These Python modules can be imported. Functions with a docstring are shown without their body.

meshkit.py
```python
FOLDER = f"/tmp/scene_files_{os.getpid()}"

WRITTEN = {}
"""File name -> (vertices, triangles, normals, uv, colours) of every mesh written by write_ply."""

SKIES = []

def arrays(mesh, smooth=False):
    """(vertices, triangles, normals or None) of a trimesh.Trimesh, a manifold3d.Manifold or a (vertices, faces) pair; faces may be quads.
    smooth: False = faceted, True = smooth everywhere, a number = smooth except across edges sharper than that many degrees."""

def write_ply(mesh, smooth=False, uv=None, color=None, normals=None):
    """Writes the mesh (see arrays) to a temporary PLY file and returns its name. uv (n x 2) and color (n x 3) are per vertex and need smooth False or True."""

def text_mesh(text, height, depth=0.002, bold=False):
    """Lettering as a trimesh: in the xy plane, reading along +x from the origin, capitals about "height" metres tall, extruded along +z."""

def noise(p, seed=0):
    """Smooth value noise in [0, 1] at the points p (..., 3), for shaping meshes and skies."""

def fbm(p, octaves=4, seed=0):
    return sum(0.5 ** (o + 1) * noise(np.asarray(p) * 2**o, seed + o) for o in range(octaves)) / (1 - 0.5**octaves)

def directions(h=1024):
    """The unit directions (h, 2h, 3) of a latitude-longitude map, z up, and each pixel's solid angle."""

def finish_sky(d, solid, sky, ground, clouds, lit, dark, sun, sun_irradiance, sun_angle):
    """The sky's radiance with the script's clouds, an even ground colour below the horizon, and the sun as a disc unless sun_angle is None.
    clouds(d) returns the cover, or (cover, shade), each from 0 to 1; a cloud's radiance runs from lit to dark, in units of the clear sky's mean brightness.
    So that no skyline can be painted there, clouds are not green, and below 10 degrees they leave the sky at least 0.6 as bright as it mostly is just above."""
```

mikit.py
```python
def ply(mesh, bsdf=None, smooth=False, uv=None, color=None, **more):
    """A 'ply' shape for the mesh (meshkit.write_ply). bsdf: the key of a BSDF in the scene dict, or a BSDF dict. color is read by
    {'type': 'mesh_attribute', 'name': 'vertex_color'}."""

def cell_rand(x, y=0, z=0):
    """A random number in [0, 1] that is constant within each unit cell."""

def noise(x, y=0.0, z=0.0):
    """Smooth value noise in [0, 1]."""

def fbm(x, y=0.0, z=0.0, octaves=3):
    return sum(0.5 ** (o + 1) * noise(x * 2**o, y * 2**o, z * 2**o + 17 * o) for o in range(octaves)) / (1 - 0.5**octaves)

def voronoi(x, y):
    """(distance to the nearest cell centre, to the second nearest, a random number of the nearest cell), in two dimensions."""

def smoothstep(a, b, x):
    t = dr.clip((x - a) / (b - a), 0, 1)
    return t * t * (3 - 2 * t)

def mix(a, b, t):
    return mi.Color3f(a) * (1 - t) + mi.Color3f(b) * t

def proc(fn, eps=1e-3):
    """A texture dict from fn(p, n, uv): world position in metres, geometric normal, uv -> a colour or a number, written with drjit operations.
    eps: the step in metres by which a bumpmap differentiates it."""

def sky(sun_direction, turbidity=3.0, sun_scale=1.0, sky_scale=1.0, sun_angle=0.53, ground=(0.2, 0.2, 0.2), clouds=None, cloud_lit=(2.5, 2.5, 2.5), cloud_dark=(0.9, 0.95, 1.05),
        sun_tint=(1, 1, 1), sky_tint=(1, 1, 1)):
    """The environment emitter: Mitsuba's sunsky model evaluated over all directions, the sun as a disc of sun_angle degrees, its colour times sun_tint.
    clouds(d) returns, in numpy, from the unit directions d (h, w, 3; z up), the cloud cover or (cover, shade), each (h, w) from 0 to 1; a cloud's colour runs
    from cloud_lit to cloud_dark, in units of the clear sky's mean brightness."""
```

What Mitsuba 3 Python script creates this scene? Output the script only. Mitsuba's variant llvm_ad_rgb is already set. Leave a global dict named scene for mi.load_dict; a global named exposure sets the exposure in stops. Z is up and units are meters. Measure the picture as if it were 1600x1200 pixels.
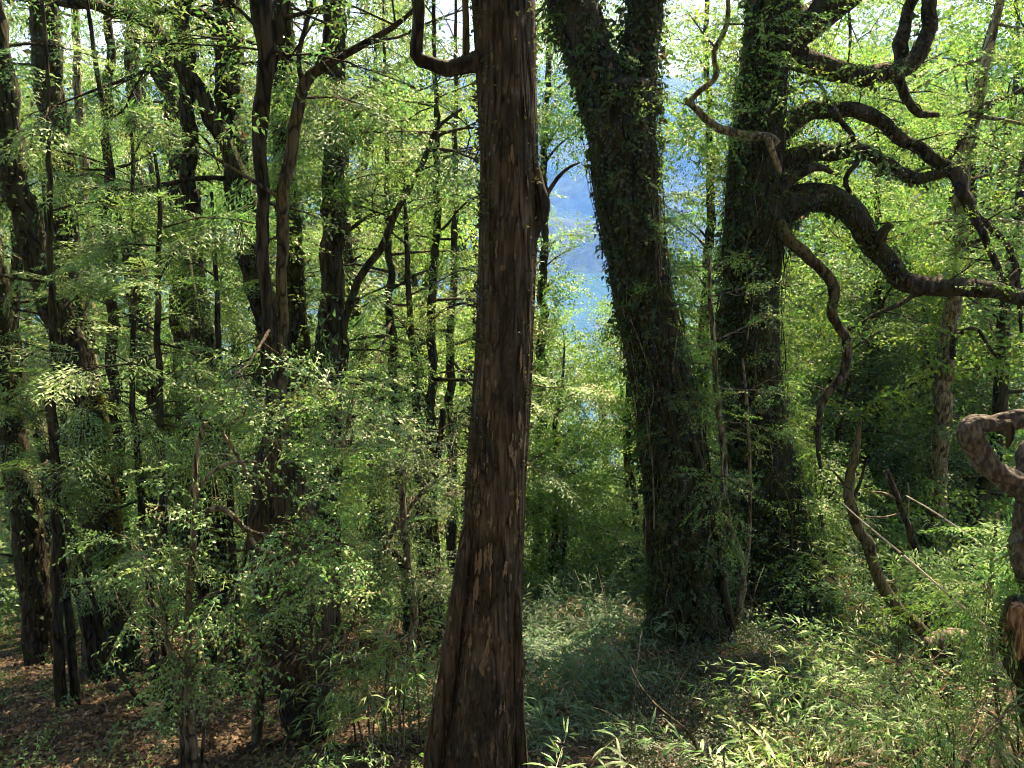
import math
import numpy as np
import trimesh
import mitsuba as mi
import drjit as dr
import mikit
import meshkit
from scipy.interpolate import PchipInterpolator, CubicSpline

T = mi.ScalarTransform4f
scene, labels = {}, {}

# ------------------------------------------------------------------ camera, sky, exposure
EYE = np.array([0.0, 0.0, 1.7])
PITCH = math.radians(11.8)
F = 1209.0                                  # focal length in pixels of the 1600 x 1200 photograph
FWD = np.array([0, math.cos(PITCH), -math.sin(PITCH)])
UP = np.array([0, math.sin(PITCH), math.cos(PITCH)])
exposure = 4.1
SUN = np.array([0.285, 0.440, 0.852]); SUN /= np.linalg.norm(SUN)
scene['haze_air'] = {'type': 'homogeneous', 'albedo': {'type': 'rgb', 'value': [0.94, 0.95, 0.96]},
                     'sigma_t': {'type': 'rgb', 'value': [0.00006, 0.00016, 0.00050]}}
scene['camera'] = {'type': 'perspective', 'fov': math.degrees(2 * math.atan(800 / F)), 'near_clip': 0.05, 'far_clip': 9000.0,
                   'to_world': T().look_at(origin=EYE.tolist(), target=(EYE + FWD).tolist(), up=[0, 0, 1]),
                   'medium': {'type': 'ref', 'id': 'haze_air'}}
scene['sun_and_sky'] = mikit.sky(SUN.tolist(), turbidity=3.5, sky_scale=0.28, clouds=lambda d: 0.35 + 0.5 * meshkit.fbm(d * np.array([3.0, 3.0, 6.0]), 3, 2), cloud_lit=(2.8, 2.8, 2.9))
scene['haze'] = {'type': 'cube', 'to_world': T().translate([0, 1400, 200]).scale([2800, 1500, 290]), 'bsdf': {'type': 'null'},
                 'interior': {'type': 'ref', 'id': 'haze_air'}}
labels['haze'] = {'label': 'blue summer haze in the air over the lake and the far mountain', 'category': 'haze', 'kind': 'stuff'}


# ------------------------------------------------------------------ helpers
def at(px, py, Y):
    """The point at forward distance Y on the ray through a pixel of the photograph."""
    d = FWD + (px - 800) / F * np.array([1.0, 0, 0]) + (600 - py) / F * UP
    return EYE + d * (Y / d[1])


def project(p):
    q = np.asarray(p) - EYE
    w = np.maximum(q @ FWD, 1e-3)
    return 800 + F * q[..., 0] / w, 600 - F * (q @ UP) / w


_prof = PchipInterpolator([-60, -30, -4, 0, 2.5, 5, 8, 12, 20, 60, 160, 230, 400], [14, 9.0, 1.3, 0, -1.05, -2.25, -3.4, -4.85, -7.6, -22.0, -56.6, -66, -68])


def ground_z(x, y):
    x, y = np.asarray(x, float), np.asarray(y, float)
    p = np.stack([x, y, np.zeros_like(x)], -1)
    near = np.clip(1 - np.abs(y - 10) / 60, 0, 1)
    return (_prof(np.clip(y, -60, 400)) + 0.5 * (meshkit.fbm(p * 0.23, 3, 5) - 0.5) + 0.12 * (meshkit.fbm(p * 1.3, 3, 8) - 0.5) * near
            + 0.55 * np.exp(-((x - 2.25) ** 2 + (y - 8.2) ** 2) / 1.6) + 0.3 * np.exp(-((x - 3.6) ** 2 + (y - 9.6) ** 2) / 1.8))


def number(key):
    if key not in _taken:
        _taken[key] = 0
        return key
    _taken[key] += 1
    return f'{key}_{_taken[key]:03d}'


_taken = {}


def thing(name, label, cat, group=None, kind=None):
    key = number(name)
    labels[key] = {'label': label, 'category': cat}
    if group:
        labels[key]['group'] = group
    if kind:
        labels[key]['kind'] = kind
    return key


def part(parent, name, mesh, bsdf, smooth=False, color=None, label=None, kind=None):
    if mesh is None or len(mesh[1]) == 0:
        return None
    key = number(parent + '__' + name)
    scene[key] = mikit.ply(mesh, bsdf, smooth=smooth, color=color)
    if label or kind:
        labels[key] = {k: v for k, v in (('label', label), ('kind', kind)) if v}
    return key


def join(meshes):
    meshes = [m for m in meshes if m is not None and len(m[1])]
    if not meshes:
        return None
    at_ = np.cumsum([0] + [len(m[0]) for m in meshes])
    return np.vstack([m[0] for m in meshes]), np.vstack([np.asarray(m[1]) + a for m, a in zip(meshes, at_)])


def curve(pts, step):
    """A smooth curve through the points, resampled; returns points and the parameter 0..1 of each."""
    pts = np.asarray(pts, float)
    s = np.concatenate([[0], np.cumsum(np.linalg.norm(np.diff(pts, axis=0), axis=1))])
    n = max(3, int(s[-1] / step) + 1)
    q = np.linspace(0, s[-1], n)
    if len(pts) > 2:
        return np.stack([PchipInterpolator(s, pts[:, k])(q) * 0.4 + CubicSpline(s, pts[:, k])(q) * 0.6 for k in range(3)], -1), q / s[-1], s / s[-1]
    return np.stack([np.interp(q, s, pts[:, k]) for k in range(3)], -1), q / s[-1], s / s[-1]


def frames(p):
    t = np.gradient(p, axis=0)
    t /= np.linalg.norm(t, axis=1, keepdims=True) + 1e-12
    ref = np.array([0, 1.0, 0]) if abs(t[0] @ np.array([0, 1.0, 0])) < 0.9 else np.array([1.0, 0, 0])
    u = np.zeros_like(t)
    a = np.cross(t[0], ref)
    for i in range(len(p)):
        a = a - t[i] * (a @ t[i])
        a /= np.linalg.norm(a) + 1e-12
        u[i] = a
    return t, u, np.cross(t, u)


def tube(pts, radii, sides=8, step=0.12, seed=0, amp=0.10, freq=5.0, flare=0.0, knots=0.0, flute=0.0):
    p, q, s = curve(pts, step)
    p = p.copy()
    radii = np.asarray(radii, float)
    if len(radii) != len(s):
        radii = np.interp(s, np.linspace(0, 1, len(radii)), radii)
    r = np.interp(q, s, radii)
    length = np.linalg.norm(np.diff(p, axis=0), axis=1).sum()
    if 9 <= sides < 60 and np.mean(r) < 0.16:                  # no limb is a clean curve
        k = (q * length)[:, None]
        j = np.stack([meshkit.fbm(np.stack([k[:, 0] * 3.2 + 13.7 * a, 0 * q + seed, 0 * q], -1), 3, a) - 0.5 for a in range(3)], -1)
        p += j * (1.7 * np.minimum(r, 0.07) * np.minimum(1, 4 * q * (1 - q) + 0.1))[:, None]
    t, u, w = frames(p)
    th = np.linspace(0, 2 * np.pi, sides, endpoint=False)
    along = (q * length)[:, None] + 0 * th
    c, sn = np.cos(th)[None] + 0 * along, np.sin(th)[None] + 0 * along
    R = np.mean(radii)
    n1 = meshkit.fbm(np.stack([c * max(R * freq, 0.7) + seed * 7.3, sn * max(R * freq, 0.7), along * float(np.clip(0.4 / R, freq * 0.22, 9.0)) + seed], -1), 3, seed % 97)
    k = 1 + amp * 2 * (n1 - 0.5)
    if knots:
        n2 = meshkit.noise(np.stack([c * 1.2 + seed, sn * 1.2, along * 2.3], -1), 11)
        k += knots * np.clip(n2 - 0.55, 0, 1) * 2
    if flute:
        n3 = meshkit.fbm(np.stack([c * 2.2 + seed * 1.7, sn * 2.2, along * 0.16], -1), 3, 23)
        k += flute * 2 * (n3 - 0.5)
    if flare:
        lobes = 0.6 + 0.5 * np.cos(3 * th + seed)[None] + 0.3 * np.cos(5 * th + 2.1 * seed)[None]
        k += flare * np.exp(-along / 0.45) * np.clip(lobes, 0.1, 2)
    v = p[:, None] + (r[:, None] * k)[..., None] * (c[..., None] * u[:, None] + sn[..., None] * w[:, None])
    m = len(p)
    i = np.arange(m - 1)[:, None] * sides
    j = np.arange(sides)[None]
    a, b = i + j, i + (j + 1) % sides
    f = np.concatenate([np.stack([a, b, b + sides], -1).reshape(-1, 3), np.stack([a, b + sides, a + sides], -1).reshape(-1, 3)])
    v = np.vstack([v.reshape(-1, 3), p[0] - t[0] * 0.02, p[-1] + t[-1] * r[-1] * 0.5])
    k0, k1 = m * sides, m * sides + 1
    last = (m - 1) * sides
    f = np.vstack([f, [[k0, (x + 1) % sides, x] for x in range(sides)], [[k1, last + x, last + (x + 1) % sides] for x in range(sides)]])
    return v, f


# ------------------------------------------------------------------ materials
def bark_fn(dark, light, moss, moss_at, fx=16.0, fz=2.2, cracks=0.75):
    def fn(p, n, uv):
        s = mikit.fbm(p.x * fx, p.y * fx, p.z * fz, 3)
        g = mikit.fbm(p.x * 3.1 + 9, p.y * 3.1, p.z * 1.3, 3)
        k = mikit.noise(p.x * fx * 2.3 + 31, p.y * fx * 2.3, p.z * fz * 3.0)
        c = mikit.mix(dark, light, mikit.smoothstep(0.33, 0.70, s))
        c = mikit.mix(c, moss, mikit.smoothstep(moss_at - 0.07, moss_at + 0.08, g) * mikit.smoothstep(0.15, 0.75, k) * 0.95)
        crack = dr.abs(mikit.noise(p.x * fx * 0.7, p.y * fx * 0.7 + 5, p.z * fz * 0.6) - 0.5)
        return c * (1 - cracks + cracks * mikit.smoothstep(0.01, 0.09, crack))
    return fn


def main_bark_fn(p, n, uv):
    """Grey-brown fibrous bark: fine strips, thin dark cracks, blackish patches of moss, small pale flecks."""
    s = mikit.fbm(p.x * 70, p.y * 70, p.z * 6.5, 3)
    b = mikit.fbm(p.x * 5.5 + 3, p.y * 5.5, p.z * 2.3, 4)
    f = mikit.noise(p.x * 60 + 7, p.y * 60, p.z * 16.0)
    c = mikit.mix((0.042, 0.033, 0.022), (0.106, 0.084, 0.056), mikit.smoothstep(0.28, 0.72, s))
    c = mikit.mix(c, (0.20, 0.160, 0.11), mikit.smoothstep(0.76, 0.88, f) * 0.8)
    c = mikit.mix(c, (0.018, 0.017, 0.010), mikit.smoothstep(0.49, 0.60, b) * (0.35 + 0.55 * mikit.noise(p.x * 90, p.y * 90, p.z * 40)))
    crack = dr.abs(mikit.noise(p.x * 34, p.y * 34 + 5, p.z * 2.6) - 0.5)
    return c * (0.4 + 0.6 * mikit.smoothstep(0.0, 0.06, crack))


def bark_bump(fx, fz):
    return lambda p, n, uv: mikit.fbm(p.x * fx, p.y * fx, p.z * fz, 3)


def bark(key, dark, light, moss, moss_at, fx=16.0, fz=2.2, bump=0.02, cracks=0.75):
    scene[key] = {'type': 'bumpmap', 'arbitrary': mikit.proc(bark_bump(fx * 1.6, fz * 1.5), eps=4e-3), 'scale': bump,
                  'bsdf': {'type': 'principled', 'base_color': mikit.proc(bark_fn(dark, light, moss, moss_at, fx, fz, cracks)), 'roughness': 0.85, 'specular': 0.25}}


scene['main_bark'] = {'type': 'bumpmap', 'arbitrary': mikit.proc(lambda p, n, uv: mikit.fbm(p.x * 55, p.y * 55, p.z * 4.0, 3) + 1.2 * mikit.smoothstep(0.0, 0.10, dr.abs(mikit.noise(p.x * 26, p.y * 26 + 5, p.z * 1.5) - 0.5)), eps=3e-3), 'scale': 0.02,
                      'bsdf': {'type': 'principled', 'base_color': mikit.proc(main_bark_fn), 'roughness': 0.8, 'specular': 0.25}}
bark('dark_bark', (0.016, 0.013, 0.010), (0.074, 0.060, 0.045), (0.042, 0.044, 0.017), 0.49, 30.0, 5.0, 0.016)
bark('pale_bark', (0.09, 0.072, 0.052), (0.30, 0.26, 0.20), (0.12, 0.115, 0.05), 0.60, 40.0, 9.0, 0.008)
bark('mossy_bark', (0.030, 0.024, 0.017), (0.12, 0.098, 0.072), (0.115, 0.102, 0.040), 0.50, 34.0, 8.0, 0.014)


def leaf_bsdf(key, gloss, rough):
    scene[key] = {'type': 'blendbsdf', 'weight': gloss,
                  'a': {'type': 'principledthin', 'base_color': {'type': 'mesh_attribute', 'name': 'vertex_color'}, 'roughness': 0.6, 'diff_trans': 1.05, 'spec_trans': 0.0},
                  'b': {'type': 'twosided', 'bsdf': {'type': 'roughconductor', 'alpha': rough, 'specular_reflectance': {'type': 'rgb', 'value': 0.9}}}}


leaf_bsdf('leaf_glossy', 0.06, 0.28)
leaf_bsdf('leaf_soft', 0.045, 0.35)
scene['litter'] = {'type': 'twosided', 'bsdf': {'type': 'principled', 'base_color': {'type': 'mesh_attribute', 'name': 'vertex_color'}, 'roughness': 0.7, 'specular': 0.3}}


def ground_col(p, n, uv):
    a = mikit.fbm(p.x * 1.1, p.y * 1.1, 0, 3)
    b = mikit.fbm(p.x * 17, p.y * 17, p.z * 17, 3)
    c = mikit.mix((0.022, 0.016, 0.012), (0.085, 0.060, 0.042), mikit.smoothstep(0.3, 0.75, b))
    return mikit.mix(c, (0.035, 0.045, 0.014), mikit.smoothstep(0.50, 0.66, a) * 0.7)


scene['soil'] = {'type': 'bumpmap', 'arbitrary': mikit.proc(lambda p, n, uv: mikit.fbm(p.x * 22, p.y * 22, p.z * 22, 3), eps=5e-3), 'scale': 0.03,
                 'bsdf': {'type': 'principled', 'base_color': mikit.proc(ground_col), 'roughness': 0.95, 'specular': 0.2}}
scene['lake_water'] = {'type': 'bumpmap', 'arbitrary': mikit.proc(lambda p, n, uv: mikit.fbm(p.x * 0.5, p.y * 0.9, 0, 3), eps=0.05), 'scale': 0.22,
                       'bsdf': {'type': 'principled', 'base_color': {'type': 'rgb', 'value': [0.012, 0.045, 0.075]}, 'roughness': 0.12, 'specular': 0.5}}


def slope_col(p, n, uv):
    a = mikit.fbm(p.x * 0.11, p.y * 0.11, p.z * 0.11, 3)
    b = mikit.fbm(p.x * 0.008, p.y * 0.008, p.z * 0.016, 3)
    c = mikit.mix((0.010, 0.017, 0.010), (0.034, 0.048, 0.020), mikit.smoothstep(0.3, 0.7, a))
    return mikit.mix(c, (0.10, 0.10, 0.08), mikit.smoothstep(0.60, 0.72, b) * 0.5)


scene['far_slope'] = {'type': 'principled', 'base_color': mikit.proc(slope_col), 'roughness': 0.9, 'specular': 0.1}


# ------------------------------------------------------------------ leaves
def quads(base, d, nrm, L, W, fold=0.18, curl=0.15):
    """Leaf blades, two faces each, folded along the midrib: base (n,3), direction, normal, length, width."""
    d = d / (np.linalg.norm(d, axis=1, keepdims=True) + 1e-9)
    s = np.cross(nrm, d)
    s /= np.linalg.norm(s, axis=1, keepdims=True) + 1e-9
    n = np.cross(d, s)
    L, W = np.broadcast_to(L, len(d))[:, None], np.broadcast_to(W, len(d))[:, None]
    curl = np.where(W < 0.03 * L, 0.0, curl)              # twigs stay straight
    m = base + d * L * 0.45 + n * W * fold
    return np.stack([base, m + s * W / 2, base + d * L - n * L * curl, m - s * W / 2], 1)


QF = np.array([[0, 1, 3], [1, 2, 3]])


def leaf_mesh(q, col):
    n = len(q)
    f = (np.arange(n)[:, None, None] * 4 + QF[None]).reshape(-1, 3)
    return (q.reshape(-1, 3), f), np.repeat(np.clip(col, 0, 0.95), 4, axis=0)


def rot_z(v, a):
    c, s = np.cos(a), np.sin(a)
    return np.stack([v[..., 0] * c - v[..., 1] * s, v[..., 0] * s + v[..., 1] * c, v[..., 2] + 0 * a], -1)


TWIG = np.array([1.1, 0.62, 1.0])


def spray_broad(rng, leaf=0.06, per=0.7, L=0.5, nside=5, wid=0.48, twig=True, jit=0.45):
    B, D, N, LL, WW, C = [], [], [], [], [], []

    def axis(p0, d, length, z):
        n = max(2, int(length / (leaf * per)))
        t = (np.arange(n) + rng.uniform(0.2, 0.8, n)) / n
        pos = p0 + d * (t * length)[:, None] + np.array([0, 0, -z])[None] * (t ** 2)[:, None] * length
        side = np.where(np.arange(n) % 2 == 0, 1, -1) * rng.uniform(0.6, 1.25, n)
        dd = rot_z(np.repeat(d[None], n, 0), side)
        dd[:, 2] += rng.normal(-0.15, 0.3, n)
        nn = np.array([0, 0, 1.0]) + rng.normal(0, jit, (n, 3))
        B.append(pos); D.append(dd); N.append(nn)
        l = leaf * rng.uniform(0.65, 1.2, n)
        LL.append(l); WW.append(l * wid); C.append(np.exp(rng.normal(0, 0.18, (n, 1))) * np.exp(rng.normal(0, [0.10, 0.03, 0.12], (n, 3))))
        if twig:
            B.append(p0[None]); D.append((d * length + np.array([0, 0, -z * length * 0.6]))[None]); N.append(np.array([[0, 0.3, 1.0]]))
            LL.append([length]); WW.append([0.006]); C.append(TWIG[None])
    axis(np.zeros(3), np.array([1.0, 0, 0]), L, 0.25)
    for i in range(nside):
        t = (i + 0.8) / (nside + 0.6)
        a = (1 if i % 2 else -1) * rng.uniform(0.6, 1.05)
        d = np.array([math.cos(a), math.sin(a), rng.normal(0, 0.2)])
        axis(np.array([L * t, 0, -0.25 * t * t * L]), d, L * rng.uniform(0.4, 0.65) * (1.1 - 0.5 * t), 0.25)
    q = quads(np.vstack(B), np.vstack(D), np.vstack(N), np.concatenate(LL), np.concatenate(WW))
    return q, np.vstack(C)


def spray_frond(rng, L=0.6, n=11, blade=0.068, sub=4.2):
    """A flat feathery spray: side twigs in one plane, each set with narrow blades."""
    B, D, N, LL, WW, C = [], [], [], [], [], []
    for i in range(n):
        t = (i + 0.5) / n
        for sgn in (-1, 1):
            a = sgn * rng.uniform(0.75, 1.0)
            d = np.array([math.cos(a), math.sin(a), rng.normal(-0.2, 0.12)])
            l = L * 0.42 * (1 - t) ** 0.7 * rng.uniform(0.6, 1.1) + 0.05
            p0 = np.array([L * t, 0, -0.35 * t * t * L])
            k = max(2, int(sub * l / 0.2))
            for s in (-1, 1):
                tt = (np.arange(k) + 0.5) / k
                B.append(p0 + d * (tt * l)[:, None] + np.array([0, 0, -0.3]) * (tt ** 2)[:, None] * l)
                dd = rot_z(np.repeat(d[None], k, 0), s * rng.uniform(0.45, 0.8, k))
                dd[:, 2] += rng.normal(-0.1, 0.15, k)
                D.append(dd); N.append(np.array([0, 0, 1.0]) + rng.normal(0, 0.25, (k, 3)))
                LL.append(blade * rng.uniform(0.7, 1.2, k)); WW.append(np.full(k, blade * 0.22))
                C.append(np.exp(rng.normal(0, 0.16, (k, 1))) * np.exp(rng.normal(0, [0.08, 0.03, 0.1], (k, 3))))
    B.append(np.zeros((1, 3))); D.append(np.array([[1, 0, -0.25]])); N.append(np.array([[0, 0.3, 1.0]])); LL.append([L]); WW.append([0.007]); C.append(TWIG[None])
    return quads(np.vstack(B), np.vstack(D), np.vstack(N), np.concatenate(LL), np.concatenate(WW), 0.1, 0.1), np.vstack(C)


def spray_bamboo(rng, L=0.7, nodes=7, leaf=0.11):
    B, D, N, LL, WW, C = [], [], [], [], [], []
    for i in range(nodes):
        t = (i + 0.6) / nodes
        p0 = np.array([L * t, 0, -0.45 * t * t * L])
        k = rng.integers(4, 8)
        az = rng.uniform(-1.6, 1.6, k)
        d = np.stack([np.cos(az) * 0.9, np.sin(az), rng.normal(-0.15, 0.35, k)], -1)
        B.append(np.repeat(p0[None], k, 0) + d * 0.02); D.append(d); N.append(np.array([0, 0, 1.0]) + rng.normal(0, 0.35, (k, 3)))
        l = leaf * rng.uniform(0.6, 1.25, k)
        LL.append(l); WW.append(l * 0.105 + 0.002); C.append(np.exp(rng.normal(0, 0.16, (k, 1))) * np.exp(rng.normal(0, [0.14, 0.04, 0.1], (k, 3))))
    B.append(np.zeros((1, 3))); D.append(np.array([[1, 0, -0.4]])); N.append(np.array([[0, 0.3, 1.0]])); LL.append([L]); WW.append([0.006]); C.append(TWIG[None] * 1.3)
    return quads(np.vstack(B), np.vstack(D), np.vstack(N), np.concatenate(LL), np.concatenate(WW), 0.12, 0.28), np.vstack(C)


_r = np.random.default_rng(11)
SPRAYS = {
    'fine': [spray_broad(_r, 0.034, 0.62, 0.34, 6, 0.5) for _ in range(8)],
    'broad': [spray_broad(_r, 0.060, 0.62, 0.50, 5, 0.46) for _ in range(8)],
    'far': [spray_broad(_r, 0.112, 0.62, 0.75, 5, 0.46, twig=False) for _ in range(8)],
    'high': [spray_broad(_r, 0.16, 0.75, 0.95, 4, 0.55, twig=False) for _ in range(6)],
    'frond': [spray_frond(_r) for _ in range(6)],
    'frondfar': [spray_frond(_r, 0.8, 7, 0.15, 2.3) for _ in range(6)],
    'bamboo': [spray_bamboo(_r) for _ in range(8)],
    'bamboofar': [spray_bamboo(_r, 0.9, 7, 0.17) for _ in range(8)],
}

# places (photo pixels: x, y, rx, ry, share cleared) where the photograph looks out between the crowns to lake, mountain or sky
GAPS = [(905, 285, 34, 62, 1.0), (925, 370, 36, 60, 1.0), (928, 455, 40, 62, 1.0), (700, 130, 52, 26, 0.93), (695, 45, 36, 45, 0.9), (1066, 275, 18, 50, 0.6),
        (1410, 45, 32, 40, 0.85), (1420, 165, 30, 30, 0.7), (110, 215, 22, 40, 0.75), (45, 165, 16, 40, 0.7), (468, 35, 20, 45, 0.85), (220, 120, 10, 50, 0.6),
        (620, 215, 26, 30, 0.5), (1072, 90, 14, 30, 0.7), (1585, 15, 20, 16, 0.7), (1320, 180, 20, 12, 0.5), (570, 370, 20, 60, 0.3), (490, 480, 10, 40, 0.5), (955, 130, 8, 30, 0.8)]


def keep(pos, rng):
    px, py = project(pos)
    ok = np.ones(len(pos), bool)
    for x, y, rx, ry, share in GAPS:
        d = ((px - x) / (rx + 8)) ** 2 + ((py - y) / (ry + 8)) ** 2
        ok &= ~((d < 1) & (rng.random(len(pos)) < share) & (pos[:, 1] > 1))
    # nothing within arm's reach of the lens
    return ok & (np.linalg.norm(pos - EYE, axis=1) > 1.2)


def foliage(kind, pos, dirs, scale, color, rng, roll=0.5, dry=0.0, gaps=True):
    """All the sprays of one crown as one mesh with a colour per leaf."""
    pos, dirs = np.asarray(pos, float).reshape(-1, 3), np.asarray(dirs, float).reshape(-1, 3)
    if gaps and len(pos):
        k = keep(pos, rng)
        pos, dirs = pos[k], dirs[k]
    if len(pos) == 0:
        return None, None
    dirs = dirs / (np.linalg.norm(dirs, axis=1, keepdims=True) + 1e-9)
    up = np.array([0, 0, 1.0]) + rng.normal(0, roll, pos.shape)
    y = np.cross(up, dirs); y /= np.linalg.norm(y, axis=1, keepdims=True) + 1e-9
    z = np.cross(dirs, y)
    R = np.stack([dirs, y, z], -1)
    sc = scale * rng.uniform(0.7, 1.25, len(pos))
    tone = np.exp(rng.normal(0, 0.16, (len(pos), 1))) * np.exp(rng.normal(0, [0.12, 0.03, 0.15], (len(pos), 3)))
    if dry:
        dead = rng.random(len(pos)) < dry
        tone[dead] = np.array([0.30, 0.21, 0.11]) / np.asarray(color) * np.exp(rng.normal(0, 0.25, (dead.sum(), 1)))
    lib = SPRAYS[kind]
    which = rng.integers(0, len(lib), len(pos))
    Q, C = [], []
    for k, (q, c) in enumerate(lib):
        s = np.nonzero(which == k)[0]
        if len(s):
            Q.append((np.einsum('nij,akj->naki', R[s], q) * sc[s][:, None, None, None] + pos[s][:, None, None]).reshape(-1, 4, 3))
            C.append((tone[s][:, None] * c[None] * np.asarray(color)).reshape(-1, 3))
    return leaf_mesh(np.vstack(Q), np.vstack(C))


def point_on(path, t):
    i = np.clip(t, 0, 1) * (len(path) - 1)
    a = int(min(math.floor(i), len(path) - 2))
    return path[a] + (path[a + 1] - path[a]) * (i - a)


def grow(path, radius, rng, n, span=(0.3, 1.0), length=(2.0, 1.0), elev=(0.1, 0.6), subs=6, every=0.28, az=None, droop=0.25, thick=0.45, sides=5):
    """Limbs up a trunk with side branches; returns (limb meshes, spray points, spray directions)."""
    limbs, P, D = [], [], []
    a0 = rng.uniform(0, 6.28)
    for i in range(n):
        t = span[0] + (span[1] - span[0]) * (i + rng.uniform(0, 1)) / n
        f = (t - span[0]) / max(span[1] - span[0], 1e-6)
        p = point_on(path, t)
        a = a0 + 2.4 * i + rng.normal(0, 0.4) if az is None else rng.uniform(*az)
        e = elev[0] + (elev[1] - elev[0]) * f + rng.normal(0, 0.15)
        d = np.array([math.cos(a) * math.cos(e), math.sin(a) * math.cos(e), math.sin(e)])
        L = (length[0] + (length[1] - length[0]) * f) * rng.uniform(0.65, 1.25)
        pts, dd = [p], d.copy()
        for k in range(5):
            dd = dd + rng.normal(0, 0.16, 3) + np.array([0, 0, -droop * 0.25])
            dd /= np.linalg.norm(dd)
            pts.append(pts[-1] + dd * L / 5)
        pts = np.array(pts)
        r0 = max(0.008, min(thick * np.interp(t, np.linspace(0, 1, len(radius)), radius), 0.015 * L + 0.004))
        ms = [tube(pts, np.linspace(r0, 0.004, 6), sides, 0.25, int(rng.integers(1000)), 0.12)]
        s = 0.35
        for k in range(subs):
            s = 0.25 + 0.75 * (k + rng.uniform(0.2, 0.9)) / subs
            b = point_on(pts, s)
            td = point_on(pts, min(s + 0.05, 1)) - point_on(pts, s - 0.05)
            td /= np.linalg.norm(td) + 1e-9
            sd = rot_z(td[None], np.array([(1 if k % 2 else -1) * rng.uniform(0.6, 1.1)]))[0] + np.array([0, 0, rng.normal(0, 0.15)])
            sl = L * rng.uniform(0.28, 0.5) * (1.15 - 0.6 * s)
            e2 = b + sd * sl + np.array([0, 0, -0.1 * sl])
            ms.append(tube([b, (b + e2) / 2 + rng.normal(0, 0.03, 3), e2], [r0 * 0.35 * (1.2 - s) + 0.003, 0.004, 0.002], 3, 0.4, 0, 0.0))
            m = max(1, int(sl / every))
            for j in range(m):
                P.append(b + (e2 - b) * (j + rng.uniform(0.3, 1)) / m)
                D.append(rot_z(sd[None], np.array([rng.normal(0, 0.6)]))[0] + rng.normal(0, 0.12, 3))
        P.append(pts[-1] - dd * 0.1); D.append(dd)
        limbs.append(join(ms))
    return limbs, P, D


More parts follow.
